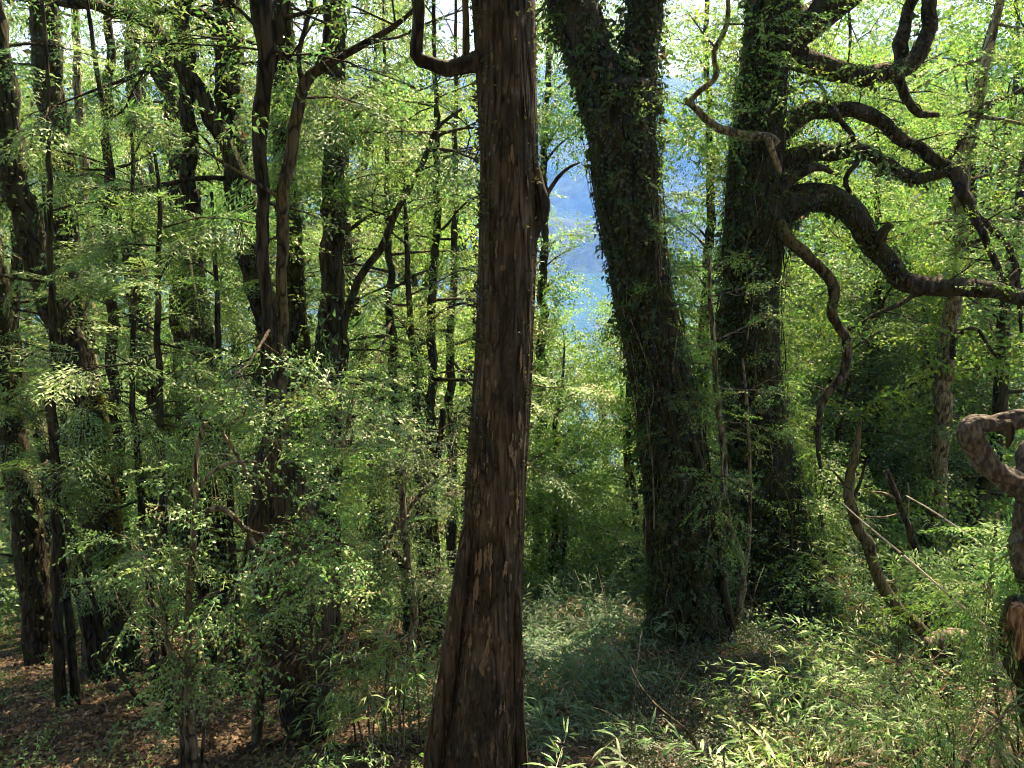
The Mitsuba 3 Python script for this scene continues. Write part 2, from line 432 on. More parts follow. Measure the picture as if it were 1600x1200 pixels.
def clump(center, rad, n, rng, flat=0.6):
    """Spray points and outward directions within an uneven ball of foliage."""
    d = rng.normal(0, 1, (n, 3)); d /= np.linalg.norm(d, axis=1, keepdims=True)
    r = rad * rng.uniform(0.15, 1.0, (n, 1)) ** 0.6
    d2 = d * np.array([1, 1, flat])
    return center + d2 * r, d * np.array([1, 1, 0.35]) + np.array([0, 0, -0.1])


def px_path(pts, Y, dY=0.0):
    """Points (x, y, width) of the photograph on a trunk standing at distance Y (leaning by dY to the last point) -> world points and radii."""
    n = len(pts)
    P, R = [], []
    for i, (x, y, w) in enumerate(pts):
        p = at(x, y, Y + dY * i / max(n - 1, 1))
        P.append(p)
        R.append(w / 2 / F * ((p - EYE) @ FWD))
    return np.array(P), np.array(R)


def rooted(P, R):
    """The path carried down into the ground below its first point."""
    z = float(ground_z(P[0, 0], P[0, 1]))
    if P[0, 2] > z + 0.05:
        low = P[0] + (P[0] - P[1]) / max(P[1, 2] - P[0, 2], 0.1) * (P[0, 2] - z) * 0.6
        low[2] = z - 0.12
        return np.vstack([low, P]), np.concatenate([[R[0] * 1.05], R])
    q = P.copy(); q[0, 2] = min(q[0, 2], z - 0.1)
    return q, R


def raised(P, R, h, lean=0.5):
    """The path carried on above the frame by h metres."""
    d = P[-1] - P[-2]; d /= np.linalg.norm(d)
    d = d * lean + np.array([0, 0, 1.0]) * (1 - lean); d /= np.linalg.norm(d)
    return np.vstack([P, P[-1] + d * h * 0.5, P[-1] + d * h]), np.concatenate([R, [R[-1] * 0.7, R[-1] * 0.2]])


GREEN = np.array([0.108, 0.225, 0.050])
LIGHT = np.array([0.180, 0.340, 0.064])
DARK = np.array([0.085, 0.155, 0.044])
FEATHER = np.array([0.155, 0.275, 0.072])
CANE = np.array([0.165, 0.300, 0.072])


# ------------------------------------------------------------------ the setting
def structure(name, mesh, bsdf, smooth=False, label=None):
    key = number(name)
    scene[key] = mikit.ply(mesh, bsdf, smooth=smooth)
    labels[key] = {'kind': 'structure', 'label': label, 'category': name.split('_')[-1]}
    return key


def grid(xs, ys, fz):
    X, Y = np.meshgrid(xs, ys, indexing='ij')
    V = np.stack([X, Y, fz(X, Y)], -1).reshape(-1, 3)
    m, n = len(xs), len(ys)
    i = (np.arange(m - 1)[:, None] * n + np.arange(n - 1)[None]).ravel()
    return V, np.concatenate([np.stack([i, i + n, i + n + 1], -1), np.stack([i, i + n + 1, i + 1], -1)])


u = np.linspace(-1, 1, 181)
gx = 26 * u + 1300 * u ** 7
v = np.linspace(0, 1, 200)
gy = -40 + np.where(v < 0.85, v / 0.85 * 100, 100 + (v - 0.85) / 0.15 * 260)
structure('hillside_ground', grid(gx, gy, ground_z), 'soil', True, 'steep brown forest floor of leaf litter and soil')
structure('lake', grid(np.linspace(-2700, 2700, 40), np.linspace(120, 1700, 40), lambda x, y: np.full(x.shape, -56.0)), 'lake_water', True, 'turquoise lake glinting between the trunks')


def mountain_z(x, y):
    p = np.stack([x, y, 0 * x], -1)
    ridge = 330 + 150 * (meshkit.fbm(p * 0.0011, 2, 3) - 0.5) * 2 + 0.02 * x
    t = np.clip((y - 1150 - 120 * meshkit.fbm(p * 0.004, 3, 9)) / 470, -0.1, 1)
    gully = np.abs(meshkit.fbm(p * 0.0035, 4, 21) - 0.5) * 2
    return -60 + (ridge + 60) * np.sin(np.clip(t, -0.1, 1) * np.pi / 2) + 90 * gully * np.clip(t * 3, 0, 1) + 34 * (meshkit.fbm(p * 0.03, 3, 4) - 0.5) * np.clip(t * 8, 0, 1)


structure('far_mountain', grid(np.linspace(-2700, 2700, 300), np.linspace(1100, 1900, 90), mountain_z), 'far_slope', True, 'blue hazy forested mountain across the lake')


def head_z(x, y):
    p = np.stack([x, y, 0 * x], -1)
    t = np.clip((y - 880 - 50 * meshkit.fbm(p * 0.01, 3, 2)) / 90, -0.15, 1)
    hgt = 52 + 22 * (meshkit.fbm(p * 0.009, 3, 6) - 0.5) * 2
    return -58 + hgt * np.sin(t * np.pi / 2) * np.clip((380 - np.abs(x - 40)) / 160, 0, 1) - 1


hx, hy = np.linspace(-360, 440, 90), np.linspace(850, 1150, 50)
structure('wooded_headland', grid(hx, hy, head_z), 'far_slope', True, 'low wooded headland on the far shore of the lake')
# the wood on the headland: a mass of far-off crowns
rng = np.random.default_rng(5)
n = 1500
hp = np.stack([rng.uniform(-60, 260, n), rng.uniform(890, 1080, n)], -1)
hz = head_z(hp[:, 0], hp[:, 1])
ok = hz > -56.3
hp, hz = hp[ok], hz[ok]
P, D = [], []
for (x, y), z in zip(hp, hz):
    h = rng.uniform(6, 13)
    c, d = clump(np.array([x, y, z + h * 0.55]), h * 0.42, 7, rng, 1.3)
    P.append(c); D.append(d)
m, c = foliage('far', np.vstack(P), np.vstack(D), 6.0, DARK * 0.9, rng, gaps=False)
key = number('headland_forest')
# far crowns keep every third leaf: they are a few pixels high
sel = rng.random(len(m[1]) // 2) < 0.2
idx = np.nonzero(sel)[0]
q = m[0].reshape(-1, 4, 3)[idx]
m2, c2 = leaf_mesh(q, c.reshape(-1, 4, 3)[idx][:, 0])
scene[key] = mikit.ply(m2, 'leaf_soft', color=c2)
labels[key] = {'label': 'far-off evergreen forest covering the headland across the water', 'category': 'forest', 'kind': 'stuff'}

# fallen leaves on the forest floor
n = 34000
fx = np.where(rng.random(n) < 0.6, rng.uniform(-6.5, 0.5, n), rng.uniform(-9, 8, n)); fy = 2.5 + 9 * rng.random(n) ** 1.1
fz = ground_z(fx, fy) + 0.012 + 0.02 * rng.random(n)
a = rng.uniform(0, 6.28, n)
q = quads(np.stack([fx, fy, fz], -1), np.stack([np.cos(a), np.sin(a), rng.normal(-0.1, 0.25, n)], -1), np.array([0, -0.35, 1.0]) + rng.normal(0, 0.4, (n, 3)), rng.uniform(0.035, 0.09, n), rng.uniform(0.018, 0.042, n), 0.4, 0.3)
pal = np.array([[0.10, 0.062, 0.038], [0.16, 0.11, 0.07], [0.06, 0.040, 0.027], [0.22, 0.165, 0.11], [0.12, 0.072, 0.048]])
m, c = leaf_mesh(q, pal[rng.integers(0, 5, n)] * np.exp(rng.normal(0, 0.25, (n, 1))))
key = number('fallen_leaves')
scene[key] = mikit.ply(m, 'litter', color=c)
sticks = []
for k in range(150):
    x0, y0, a0, l0 = rng.uniform(-6, 4.5), rng.uniform(3.6, 9), rng.uniform(0, 6.28), rng.uniform(0.15, 0.8)
    pts = [np.array([x0 + math.cos(a0 + 0.3 * w) * l0 * w, y0 + math.sin(a0 + 0.3 * w) * l0 * w, 0]) for w in (-0.5, 0, 0.5)]
    for q_ in pts:
        q_[2] = float(ground_z(q_[0], q_[1])) + 0.03
    sticks.append(tube(pts, [0.009, 0.007, 0.003], 5, 0.12, k))
scene['fallen_sticks'] = mikit.ply(join(sticks), 'pale_bark', smooth=True)
labels['fallen_sticks'] = {'label': 'small fallen sticks scattered over the forest floor', 'category': 'sticks', 'kind': 'stuff'}
labels[key] = {'label': 'brown fallen leaves littering the forest floor', 'category': 'fallen leaves', 'kind': 'stuff'}


def crown_leaves(kind, P, D, scale, color, rng, step=16):
    """A crown that rises out of the frame: leaves in full where they are seen, larger and fewer where they only shade."""
    P, D = np.array(P), np.array(D)
    hi = P[:, 2] > 1.7 + 0.30 * P[:, 1] + 0.9
    out = [x for x in (foliage(kind, P[~hi], D[~hi], scale, color, rng), foliage('high', P[hi][::step], D[hi][::step], 0.9, color, rng)) if x[0] is not None]
    return join([x[0] for x in out]), np.vstack([x[1] for x in out])


# ------------------------------------------------------------------ the great bare trunk in the middle
rng = np.random.default_rng(21)
key = thing('bare_trunk_tree', 'tall reddish brown bare trunk in the centre with peeling bark and one hooked limb', 'tree')
P, R = px_path([(748, 1200, 140), (757, 1100, 116), (765, 1000, 106), (771, 880, 99), (776, 760, 96), (783, 640, 92), (789, 520, 90), (793, 400, 90), (795, 280, 90), (792, 150, 92), (786, 0, 97)], 4.6, 0.25)
R = R * np.interp(P[:, 2], [P[0, 2], P[0, 2] + 1.6], [0.90, 1.0])
P, R = rooted(P, R)
P, R = raised(P, R, 9.0, 0.6)
part(key, 'trunk', tube(P, R, 140, 0.025, 3, 0.032, 7.0, 0.15, 0.0, 0.14), 'main_bark', True)
mainP, mainR = P, R
# root flutes that run down both edges
for pts in ([(742, 760, 18), (722, 880, 24), (706, 1000, 30), (692, 1100, 36), (680, 1200, 46)], [(808, 870, 9), (810, 960, 13), (811, 1060, 17), (812, 1130, 20), (815, 1200, 27)],
            [(752, 900, 16), (742, 1040, 26), (735, 1200, 34)], [(822, 1050, 6), (806, 1110, 8), (790, 1200, 12)]):
    p, r = px_path(pts, 4.52 if pts[0][0] != 822 else 4.36)
    p[0, 1] += 0.12
    p2 = p.copy()[::-1]
    p2, r2 = rooted(p2, r[::-1] * 0.85)
    part(key, 'root_flute', tube(p2, r2, 62, 0.05, int(pts[0][0]), 0.10, 9.0), 'main_bark', True)
# burl on the right edge and its thin branch, hooked limb on the left
p, r = px_path([(832, 235, 8), (840, 275, 16), (843, 312, 22), (840, 345, 18), (832, 390, 8)], 4.74)
part(key, 'burl', tube(p, r, 20, 0.04, 8, 0.12, 9), 'dark_bark', True)
p, r = px_path([(846, 325, 8), (857, 300, 7), (873, 276, 6), (890, 261, 5), (906, 254, 3)], 4.75)
p[0, 0] -= 0.02
part(key, 'branch', tube(p, r, 8, 0.05, 4), 'dark_bark', True)
p, r = px_path([(752, 92, 30), (738, 98, 31), (715, 104, 26), (698, 108, 26), (675, 101, 20), (655, 95, 20), (650, 80, 19), (652, 40, 19), (651, 0, 20), (650, -60, 20), (645, -200, 12)], 4.75)
part(key, 'limb', tube(p, r, 20, 0.05, 6, 0.22, 12, 0, 0.3), 'dark_bark', True)
p, r = px_path([(729, 98, 12), (727, 50, 11), (725, 0, 10), (722, -90, 9)], 4.75)
part(key, 'limb', tube(p, r, 12, 0.05, 9), 'mossy_bark', True)
# thin plates of pale peeling bark that stand off the trunk
axis, _, _ = curve(P, 0.02)
allR = np.interp(np.linspace(0, 1, len(axis)), curve(P, 0.02)[2], R)


def plate(px, py, w, h, seed):
    r_ = np.random.default_rng(seed)
    p0 = at(px, py, 4.6)
    # nearest point of the trunk's face towards the viewer
    d = np.linalg.norm(axis - p0, axis=1); i = int(np.argmin(d)); c = axis[i]; rad = allR[i]
    side = np.clip((p0[0] - c[0]) / rad, -0.9, 0.9)
    ang = math.asin(side)
    W, H = w / F * 4.6 / rad, h / F * 4.6
    k, l = 4, 9
    rows = []
    for b in range(l):
        f = b / (l - 1)
        ww = W * (0.08 + 0.92 * math.sin(math.pi * min(max(f, 0.03), 0.97)) ** 0.8) * r_.uniform(0.55, 1.15)
        off = r_.normal(0, 0.10) * W
        zc = p0[2] + (0.5 - f) * H
        j = int(np.argmin(np.abs(axis[:, 2] - zc)))
        for a in range(k):
            th = ang + off + (a / (k - 1) - 0.5) * ww
            rr = allR[j] * 1.02 + 0.004 + 0.008 * f + 0.005 * r_.random()
            rows.append(axis[j] + np.array([math.sin(th) * rr, -math.cos(th) * rr, zc - axis[j][2]]))
    V = np.array(rows)
    cen = np.repeat(V.reshape(l, k, 3).mean(1), k, 0)
    back = V + np.array([0, 0.012, 0]) + (cen - V) * 0.05
    f = []
    for b in range(l - 1):
        for a in range(k - 1):
            i0 = b * k + a
            f += [[i0, i0 + k, i0 + 1], [i0 + 1, i0 + k, i0 + k + 1], [i0 + l * k, i0 + 1 + l * k, i0 + k + l * k], [i0 + 1 + l * k, i0 + k + 1 + l * k, i0 + k + l * k]]
    edge = [a for a in range(k)] + [b * k + k - 1 for b in range(1, l)] + [(l - 1) * k + a for a in range(k - 2, -1, -1)] + [b * k for b in range(l - 2, 0, -1)]
    for a, b in zip(edge, edge[1:] + edge[:1]):
        f += [[a, b, b + l * k], [a, b + l * k, a + l * k]]
    return np.vstack([V, back]), np.array(f)


scene['plate_pale'] = {'type': 'principled', 'base_color': mikit.proc(lambda p, n, uv: mikit.mix((0.085, 0.062, 0.040), (0.26, 0.19, 0.125), mikit.fbm(p.x * 60, p.y * 60, p.z * 9, 2))), 'roughness': 0.8, 'specular': 0.3}
spots = [(752, 865, 8, 44), (768, 858, 6, 50), (748, 905, 9, 42), (758, 1010, 12, 50), (752, 1040, 7, 45), (738, 985, 9, 28), (766, 965, 6, 26), (797, 697, 8, 26), (803, 712, 7, 24), (811, 690, 7, 18),
         (771, 422, 6, 20), (774, 460, 4, 44), (777, 390, 5, 30), (726, 1128, 9, 18), (810, 655, 8, 30), (806, 780, 6, 34), (745, 735, 6, 30), (765, 650, 5, 30), (789, 875, 8, 22), (741, 1030, 7, 40),
         (812, 560, 5, 44), (760, 560, 6, 50), (822, 300, 5, 40), (768, 300, 5, 36), (800, 240, 5, 30), (757, 160, 5, 30), (815, 150, 4, 40), (782, 1080, 6, 20), (769, 1135, 8, 34), (792, 1150, 6, 30),
         (768, 805, 4, 20), (750, 790, 5, 34), (763, 720, 5, 26), (783, 590, 5, 22), (826, 445, 4, 26)]
_rp = np.random.default_rng(9)
spots += [(x + _rp.normal(0, 7), y + _rp.normal(0, 16), w * _rp.uniform(0.35, 0.7), h * _rp.uniform(0.4, 1.0)) for x, y, w, h in spots for _ in range(2)]
spots = [q_ for k_, q_ in enumerate(spots) if q_[1] > 640 or k_ % 4 == 0]
for i, (x, y, w, h) in enumerate(spots):
    part(key + '__trunk', 'bark_plate', plate(x, y, w, h, i), 'plate_pale', False)
# a high crown, out of the frame
limbs, Pp, Dd = grow(P[-3:], R[-3:], rng, 9, (0.2, 1.0), (3.0, 1.5), (0.0, 0.7), 5, 0.55)
m, c = crown_leaves('broad', Pp, Dd, 1.0, GREEN, rng)
for l in limbs:
    part(key, 'limb', l, 'dark_bark', True)
part(key, 'crown', m, 'leaf_glossy', color=c)


# ------------------------------------------------------------------ ivy trees on the right
def ivy(P, R, rng, n, leaf, color, z_max, side=None, thick=0.05):
    """Creeper leaves hugging a trunk: base points, directions."""
    axis, q, s = curve(P, 0.05)
    rad = np.interp(q, s, R)
    ok = axis[:, 2] < z_max
    i = rng.choice(np.nonzero(ok)[0], n)
    th = rng.uniform(0, 2 * np.pi, n)
    if side is not None:
        th = np.where(rng.random(n) < 0.45, rng.normal(side, 0.7, n), th)
    t, u_, w_ = frames(axis)
    nrm = np.cos(th)[:, None] * u_[i] + np.sin(th)[:, None] * w_[i]
    patch = meshkit.fbm(axis[i] * 1.6 + nrm * 0.8, 3, 4)
    lift = rng.uniform(0, 1, n) ** 2 * thick * (0.4 + 2.4 * np.clip(patch - 0.35, 0, 1) * 2)
    base = axis[i] + nrm * (rad[i] * 0.97 + lift)[:, None] + rng.normal(0, 0.02, (n, 3))
    d = nrm * rng.uniform(0.1, 0.9, (n, 1)) + np.array([0, 0, -0.55]) + rng.normal(0, 0.45, (n, 3))
    N = nrm + np.array([0, 0, 0.5]) + rng.normal(0, 0.5, (n, 3))
    L = leaf * rng.uniform(0.5, 1.3, n) * np.exp(rng.normal(0, 0.3, n)) * (0.55 + 0.9 * patch)
    q4 = quads(base, d, N, L, L * rng.uniform(0.4, 0.8, n))
    tone = color * np.exp(rng.normal(0, 0.32, (n, 1))) * np.exp(rng.normal(0, [0.18, 0.05, 0.15], (n, 3)))
    dry = rng.random(n) < 0.14
    tone[dry] = np.array([0.13, 0.095, 0.055]) * np.exp(rng.normal(0, 0.3, (dry.sum(), 1)))
    return leaf_mesh(q4, tone), axis, rad, nrm, i


def ivy_sprays(P, R, rng, n, z_lo, z_hi, side=None, spread=0.8):
    axis, q, s = curve(P, 0.05)
    rad = np.interp(q, s, R)
    i = rng.choice(np.nonzero((axis[:, 2] < z_hi) & (axis[:, 2] > z_lo))[0], n)
    th = rng.uniform(0, 6.28, n) if side is None else rng.normal(side, spread, n)
    nrm = np.stack([np.cos(th), np.sin(th), 0 * th], -1)
    return axis[i] + nrm * rad[i][:, None] * 0.95, nrm + np.array([0, 0, -0.15]) + rng.normal(0, 0.3, (n, 3))


def creeper_stems(key, P, R, rng, n, sd=0):
    """Thin stems that climb and hang along the trunk, each a part."""
    axis, q, s = curve(P, 0.1)
    rad = np.interp(q, s, R)
    vis = np.nonzero((axis[:, 2] > axis[0, 2]) & (axis[:, 2] < 5))[0]
    for k in range(n):
        a0 = rng.integers(0, max(1, len(vis) - 14)); ln = int(rng.integers(9, 32))
        sel = vis[a0:a0 + ln:3]
        if len(sel) < 3:
            continue
        th = rng.uniform(-2.8, -0.3) + np.cumsum(rng.normal(0, 0.12, len(sel)))
        pts = axis[sel] + np.stack([np.cos(th), np.sin(th), 0 * th], -1) * (rad[sel] * rng.uniform(1.05, 1.16) + 0.03)[:, None] + rng.normal(0, 0.02, (len(sel), 3))
        part(key, 'creeper_stem', tube(pts, np.linspace(rng.uniform(0.005, 0.012), 0.003, 4), 5, 0.08, k), 'dark_bark' if k % 3 else 'pale_bark', True)


rng = np.random.default_rng(31)
leaf_bsdf('leaf_ivy', 0.02, 0.45)
bark('ivy_bark', (0.012, 0.011, 0.008), (0.060, 0.052, 0.036), (0.028, 0.034, 0.013), 0.42, 30.0, 5.0, 0.016)
IVYC = np.array([0.050, 0.092, 0.026])
key = thing('ivy_tree', 'forked dark trunk smothered in ivy, leaning left just right of the bare trunk', 'tree')
P, R = px_path([(1082, 1090, 190), (1078, 1010, 130), (1072, 930, 112), (1062, 820, 100), (1050, 720, 94), (1032, 600, 88), (1012, 500, 84), (992, 400, 86), (981, 310, 94), (974, 220, 104), (966, 140, 108)], 8.2, 0.3)
P, R = rooted(P, R)
part(key, 'trunk', tube(P, R, 40, 0.06, 5, 0.16, 6, 0.3, 0.2, 0.14), 'ivy_bark', True)
iv = [ivy(P, R, rng, 12000, 0.055, IVYC, 9)]
L1, r1 = px_path([(955, 190, 62), (934, 130, 72), (908, 50, 76), (888, -20, 80)], 8.45, 0.2)
L1, r1 = raised(L1, r1, 7)
L2, r2 = px_path([(982, 200, 60), (996, 130, 56), (1004, 60, 56), (1008, -20, 56)], 8.4, 0.4)
L2, r2 = raised(L2, r2, 7)
for i, (l, r) in enumerate(((L1, r1), (L2, r2))):
    part(key, 'limb', tube(l, r, 30, 0.08, 12 + i, 0.12, 6), 'dark_bark', True)
    iv.append(ivy(l, r, rng, 3400, 0.055, IVYC, 5.0))
pos, dr_ = ivy_sprays(np.vstack([P, L1[2:]]), np.concatenate([R, r1[2:]]), rng, 330, -4, 5)
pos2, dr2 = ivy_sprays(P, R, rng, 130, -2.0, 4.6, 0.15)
m, c = foliage('fine', pos, dr_, 0.85, IVYC * 1.5, rng)
m2, c2 = foliage('broad', pos2, dr2, 0.62, LIGHT, rng)  # paler leaves on the right flank: sunlight put into the leaf colour
m, c = join([m, m2]), np.vstack([c, c2])
part(key, 'ivy', join([x[0][0] for x in iv] + [m]), 'leaf_ivy', color=np.vstack([x[0][1] for x in iv] + [c]))
creeper_stems(key, P, R, rng, 40)
limbs, Pp, Dd = [], [], []
for l, r in ((L1, r1), (L2, r2)):
    a, b, d = grow(l[3:], r[3:], rng, 10, (0.1, 1), (2.6, 1.4), (0.0, 0.7), 5, 0.5)
    limbs += a; Pp += b; Dd += d
for l in limbs:
    part(key, 'limb', l, 'dark_bark', True)
m, c = crown_leaves('broad', Pp, Dd, 1.0, GREEN, rng)
part(key, 'crown', m, 'leaf_glossy', color=c)

rng = np.random.default_rng(32)
key = thing('ivy_tree', 'massive ivy-covered trunk with big limbs arching out to the right', 'tree')
P, R = px_path([(1235, 1010, 150), (1226, 930, 122), (1212, 850, 108), (1196, 760, 100), (1182, 660, 92), (1172, 560, 88), (1172, 450, 84), (1181, 350, 90), (1184, 250, 80), (1190, 150, 66), (1200, 60, 70), (1212, -20, 74)], 10.0)
P, R = rooted(P, R)
vis = len(P)
P, R = raised(P, R, 8)
part(key, 'trunk', tube(P, R, 40, 0.07, 15, 0.16, 6, 0.3, 0.2, 0.14), 'ivy_bark', True)
iv = [ivy(P, R, rng, 13000, 0.06, IVYC, 6, side=0.3)]
pos, dd_ = ivy_sprays(P[:vis], R[:vis], rng, 330, -6, 6)
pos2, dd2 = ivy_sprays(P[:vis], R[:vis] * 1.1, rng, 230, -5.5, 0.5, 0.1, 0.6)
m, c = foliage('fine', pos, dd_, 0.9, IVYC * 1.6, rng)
m2, c2 = foliage('broad', pos2, dd2, 0.72, LIGHT, rng)  # right-flank sprays coloured lighter to read as sunlit ivy
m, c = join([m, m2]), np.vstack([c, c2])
parts_leaf, parts_col = [x[0][0] for x in iv] + [m], [x[0][1] for x in iv] + [c]
LIMBS = [
    ([(1190, 352, 70), (1225, 325, 58), (1258, 306, 50), (1290, 305, 46), (1322, 322, 43), (1352, 358, 40), (1378, 398, 38), (1408, 430, 35), (1445, 444, 32), (1505, 450, 30), (1560, 458, 28), (1625, 464, 26), (1750, 455, 20)], 10.0, -0.9),
    ([(1195, 60, 60), (1240, 85, 46), (1290, 108, 36), (1345, 118, 34), (1392, 118, 34), (1425, 100, 30), (1440, 70, 27), (1450, 20, 25), (1462, -60, 22), (1470, -200, 14)], 10.0, 0.4),
    ([(1412, 104, 24), (1409, 70, 22), (1418, 35, 19), (1436, -10, 16), (1450, -120, 10)], 10.35, 0.2),
    ([(1400, 120, 18), (1412, 140, 15), (1424, 165, 14), (1440, 178, 12), (1466, 180, 7)], 10.35, 0.1),
    ([(1200, 215, 44), (1240, 190, 36), (1285, 172, 30), (1330, 172, 27), (1372, 190, 24), (1420, 222, 22), (1460, 250, 22), (1490, 262, 20)], 10.1, -0.2),
    ([(1200, 260, 50), (1245, 246, 38), (1300, 236, 30), (1340, 240, 26), (1380, 255, 22), (1428, 278, 20), (1455, 275, 19), (1488, 264, 18)], 10.05, -0.2),
    ([(1488, 262, 24), (1500, 290, 22), (1515, 320, 20), (1530, 350, 14), (1548, 390, 12), (1560, 430, 10), (1566, 500, 6)], 9.85, -0.3),
    ([(1500, 290, 16), (1526, 340, 13), (1556, 362, 12), (1580, 400, 11), (1590, 445, 9), (1596, 520, 5)], 9.8, 0.2),
    ([(1328, 300, 7), (1324, 270, 8), (1338, 252, 8), (1340, 230, 9), (1312, 190, 8), (1290, 150, 6), (1278, 128, 5), (1250, 132, 4)], 9.7, 0.0),
    ([(1215, 300, 22), (1250, 272, 16), (1280, 262, 11), (1300, 270, 7)], 9.7, 0.0),
    ([(1213, 225, 14), (1196, 213, 13), (1172, 214, 13), (1145, 210, 13), (1110, 190, 12), (1085, 168, 11), (1070, 155, 9)], 9.4, 0.0),
    ([(1078, 160, 9), (1098, 138, 9), (1120, 115, 9), (1118, 85, 8), (1130, 50, 8), (1138, 10, 7), (1140, -60, 5)], 9.4, -0.2),
    ([(1200, 216, 11), (1208, 240, 10), (1218, 270, 8)], 9.3, 0.0),
    ([(1205, 75, 60), (1240, 48, 58), (1285, 20, 52), (1330, -15, 46), (1370, -70, 38), (1400, -180, 22)], 10.0, -0.3),
    ([(1220, 345, 16), (1230, 372, 18), (1250, 392, 18), (1278, 418, 17), (1304, 450, 18), (1296, 480, 16), (1310, 506, 15), (1325, 545, 15), (1312, 590, 14), (1292, 612, 12), (1280, 650, 10), (1278, 690, 8), (1283, 735, 5)], 9.6, -0.3),
]
for i, (pts, Y, dY) in enumerate(LIMBS):
    p, r = px_path(pts, Y, dY)
    sd = 18 if pts[0][2] > 20 else 10
    part(key, 'limb', tube(p, r * (0.88 if i in (0, 1, 4, 5, 6, 7) else 1.0), sd, 0.045, 40 + i, 0.17, 11, 0, 0.22), 'mossy_bark' if i in (14,) else ('pale_bark' if i in (10, 11, 12) else 'dark_bark'), True,
         label='twisted hanging limb crusted with yellow moss' if i == 14 else None)
    if i in (0, 1, 4, 5):
        s = ivy(p[:8], r[:8], rng, (1700, 800, 900, 900)[(0, 1, 4, 5).index(i)], 0.04, IVYC, 9, thick=0.02)
        parts_leaf.append(s[0][0]); parts_col.append(s[0][1])
for k, (i, f, w) in enumerate(((0, 0.38, 0.5), (0, 0.55, 0.45), (0, 0.72, 0.5), (0, 0.86, 0.4), (1, 0.45, 0.5), (4, 0.35, 0.5), (4, 0.6, 0.5), (5, 0.62, 0.7), (5, 0.8, 0.6), (1, 0.7, 0.5), (14, 0.4, 0.5), (14, 0.62, 0.5))):
    p, r = px_path(*LIMBS[i])
    cv, q_, s_ = curve(p, 0.03)
    c0 = point_on(cv, f); rr = float(np.interp(f, s_, r))
    dd0 = np.array([rng.normal(0, 0.5), rng.normal(-0.3, 0.4), rng.choice([-1.0, 1.0, 1.0]) * rng.uniform(0.6, 1.0)]); dd0 /= np.linalg.norm(dd0)
    part(key, 'broken_stub', tube([c0, c0 + dd0 * rr * 1.1, c0 + dd0 * rr * rng.uniform(1.5, 3.2) + rng.normal(0, 0.02, 3)], [rr * w * 1.3, rr * w, rr * w * 0.6], 9, 0.02, k, 0.25, 14), 'dark_bark', True)
tw, tp, td = [], [], []
for i in (0, 1, 2, 3, 4, 5, 6, 7, 10, 11, 13, 14):
    p, r = px_path(*LIMBS[i])
    a, b_, d_ = grow(curve(p, 0.1)[0], np.interp(curve(p, 0.1)[1], curve(p, 0.1)[2], r), rng, 6 if i in (0, 1, 4, 5) else 4, (0.25, 1.0), (0.7, 0.45), (0.1, 0.5), 3, 0.4)
    for t_ in a:
        part(key, 'twig', t_, 'dark_bark', True)
    tp += b_; td += d_
m_, c_ = foliage('broad', tp, td, 0.62, LIGHT, rng)
part(key, 'limb_leaves', m_, 'leaf_glossy', color=c_)
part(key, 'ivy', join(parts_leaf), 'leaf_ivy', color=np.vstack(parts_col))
creeper_stems(key, P[:vis], R[:vis], rng, 44)
pos, dd_ = [], []
for (x, y, Y, rad, k) in [(1110, 90, 9.6, 0.8, 26), (1150, 50, 9.6, 0.8, 24), (1235, 35, 9.4, 0.5, 10), (1300, 60, 11.2, 0.7, 20), (1330, 150, 11.4, 0.5, 12), (1120, 200, 9.7, 0.4, 10), (1235, 130, 9.5, 0.3, 7), (1180, 110, 9.3, 0.6, 16),
                         (1420, 200, 11.2, 0.6, 20), (1500, 100, 11.4, 0.8, 30), (1560, 200, 11.2, 0.8, 26), (1380, 300, 11.2, 0.6, 18), (1300, 215, 9.7, 0.3, 8), (1500, 380, 11.4, 0.7, 22), (1590, 330, 11.0, 0.7, 22), (1440, 350, 11.2, 0.6, 18)]:
    a, b = clump(at(x, y, Y), rad, k, rng)
    pos.append(a); dd_.append(b)
m, c = foliage('broad', np.vstack(pos), np.vstack(dd_), 0.95, LIGHT, rng)
limbs, Pp, Dd = grow(P[-3:], R[-3:], rng, 18, (0.0, 0.9), (5.0, 3.0), (0.05, 0.6), 7, 0.4, (-0.5, 0.9))
for l in limbs:
    part(key, 'limb', l, 'dark_bark', True)
m2, c2 = crown_leaves('broad', Pp, Dd, 1.0, LIGHT, rng, 2)
part(key, 'crown', join([m, m2]), 'leaf_glossy', color=np.vstack([c, c2]))


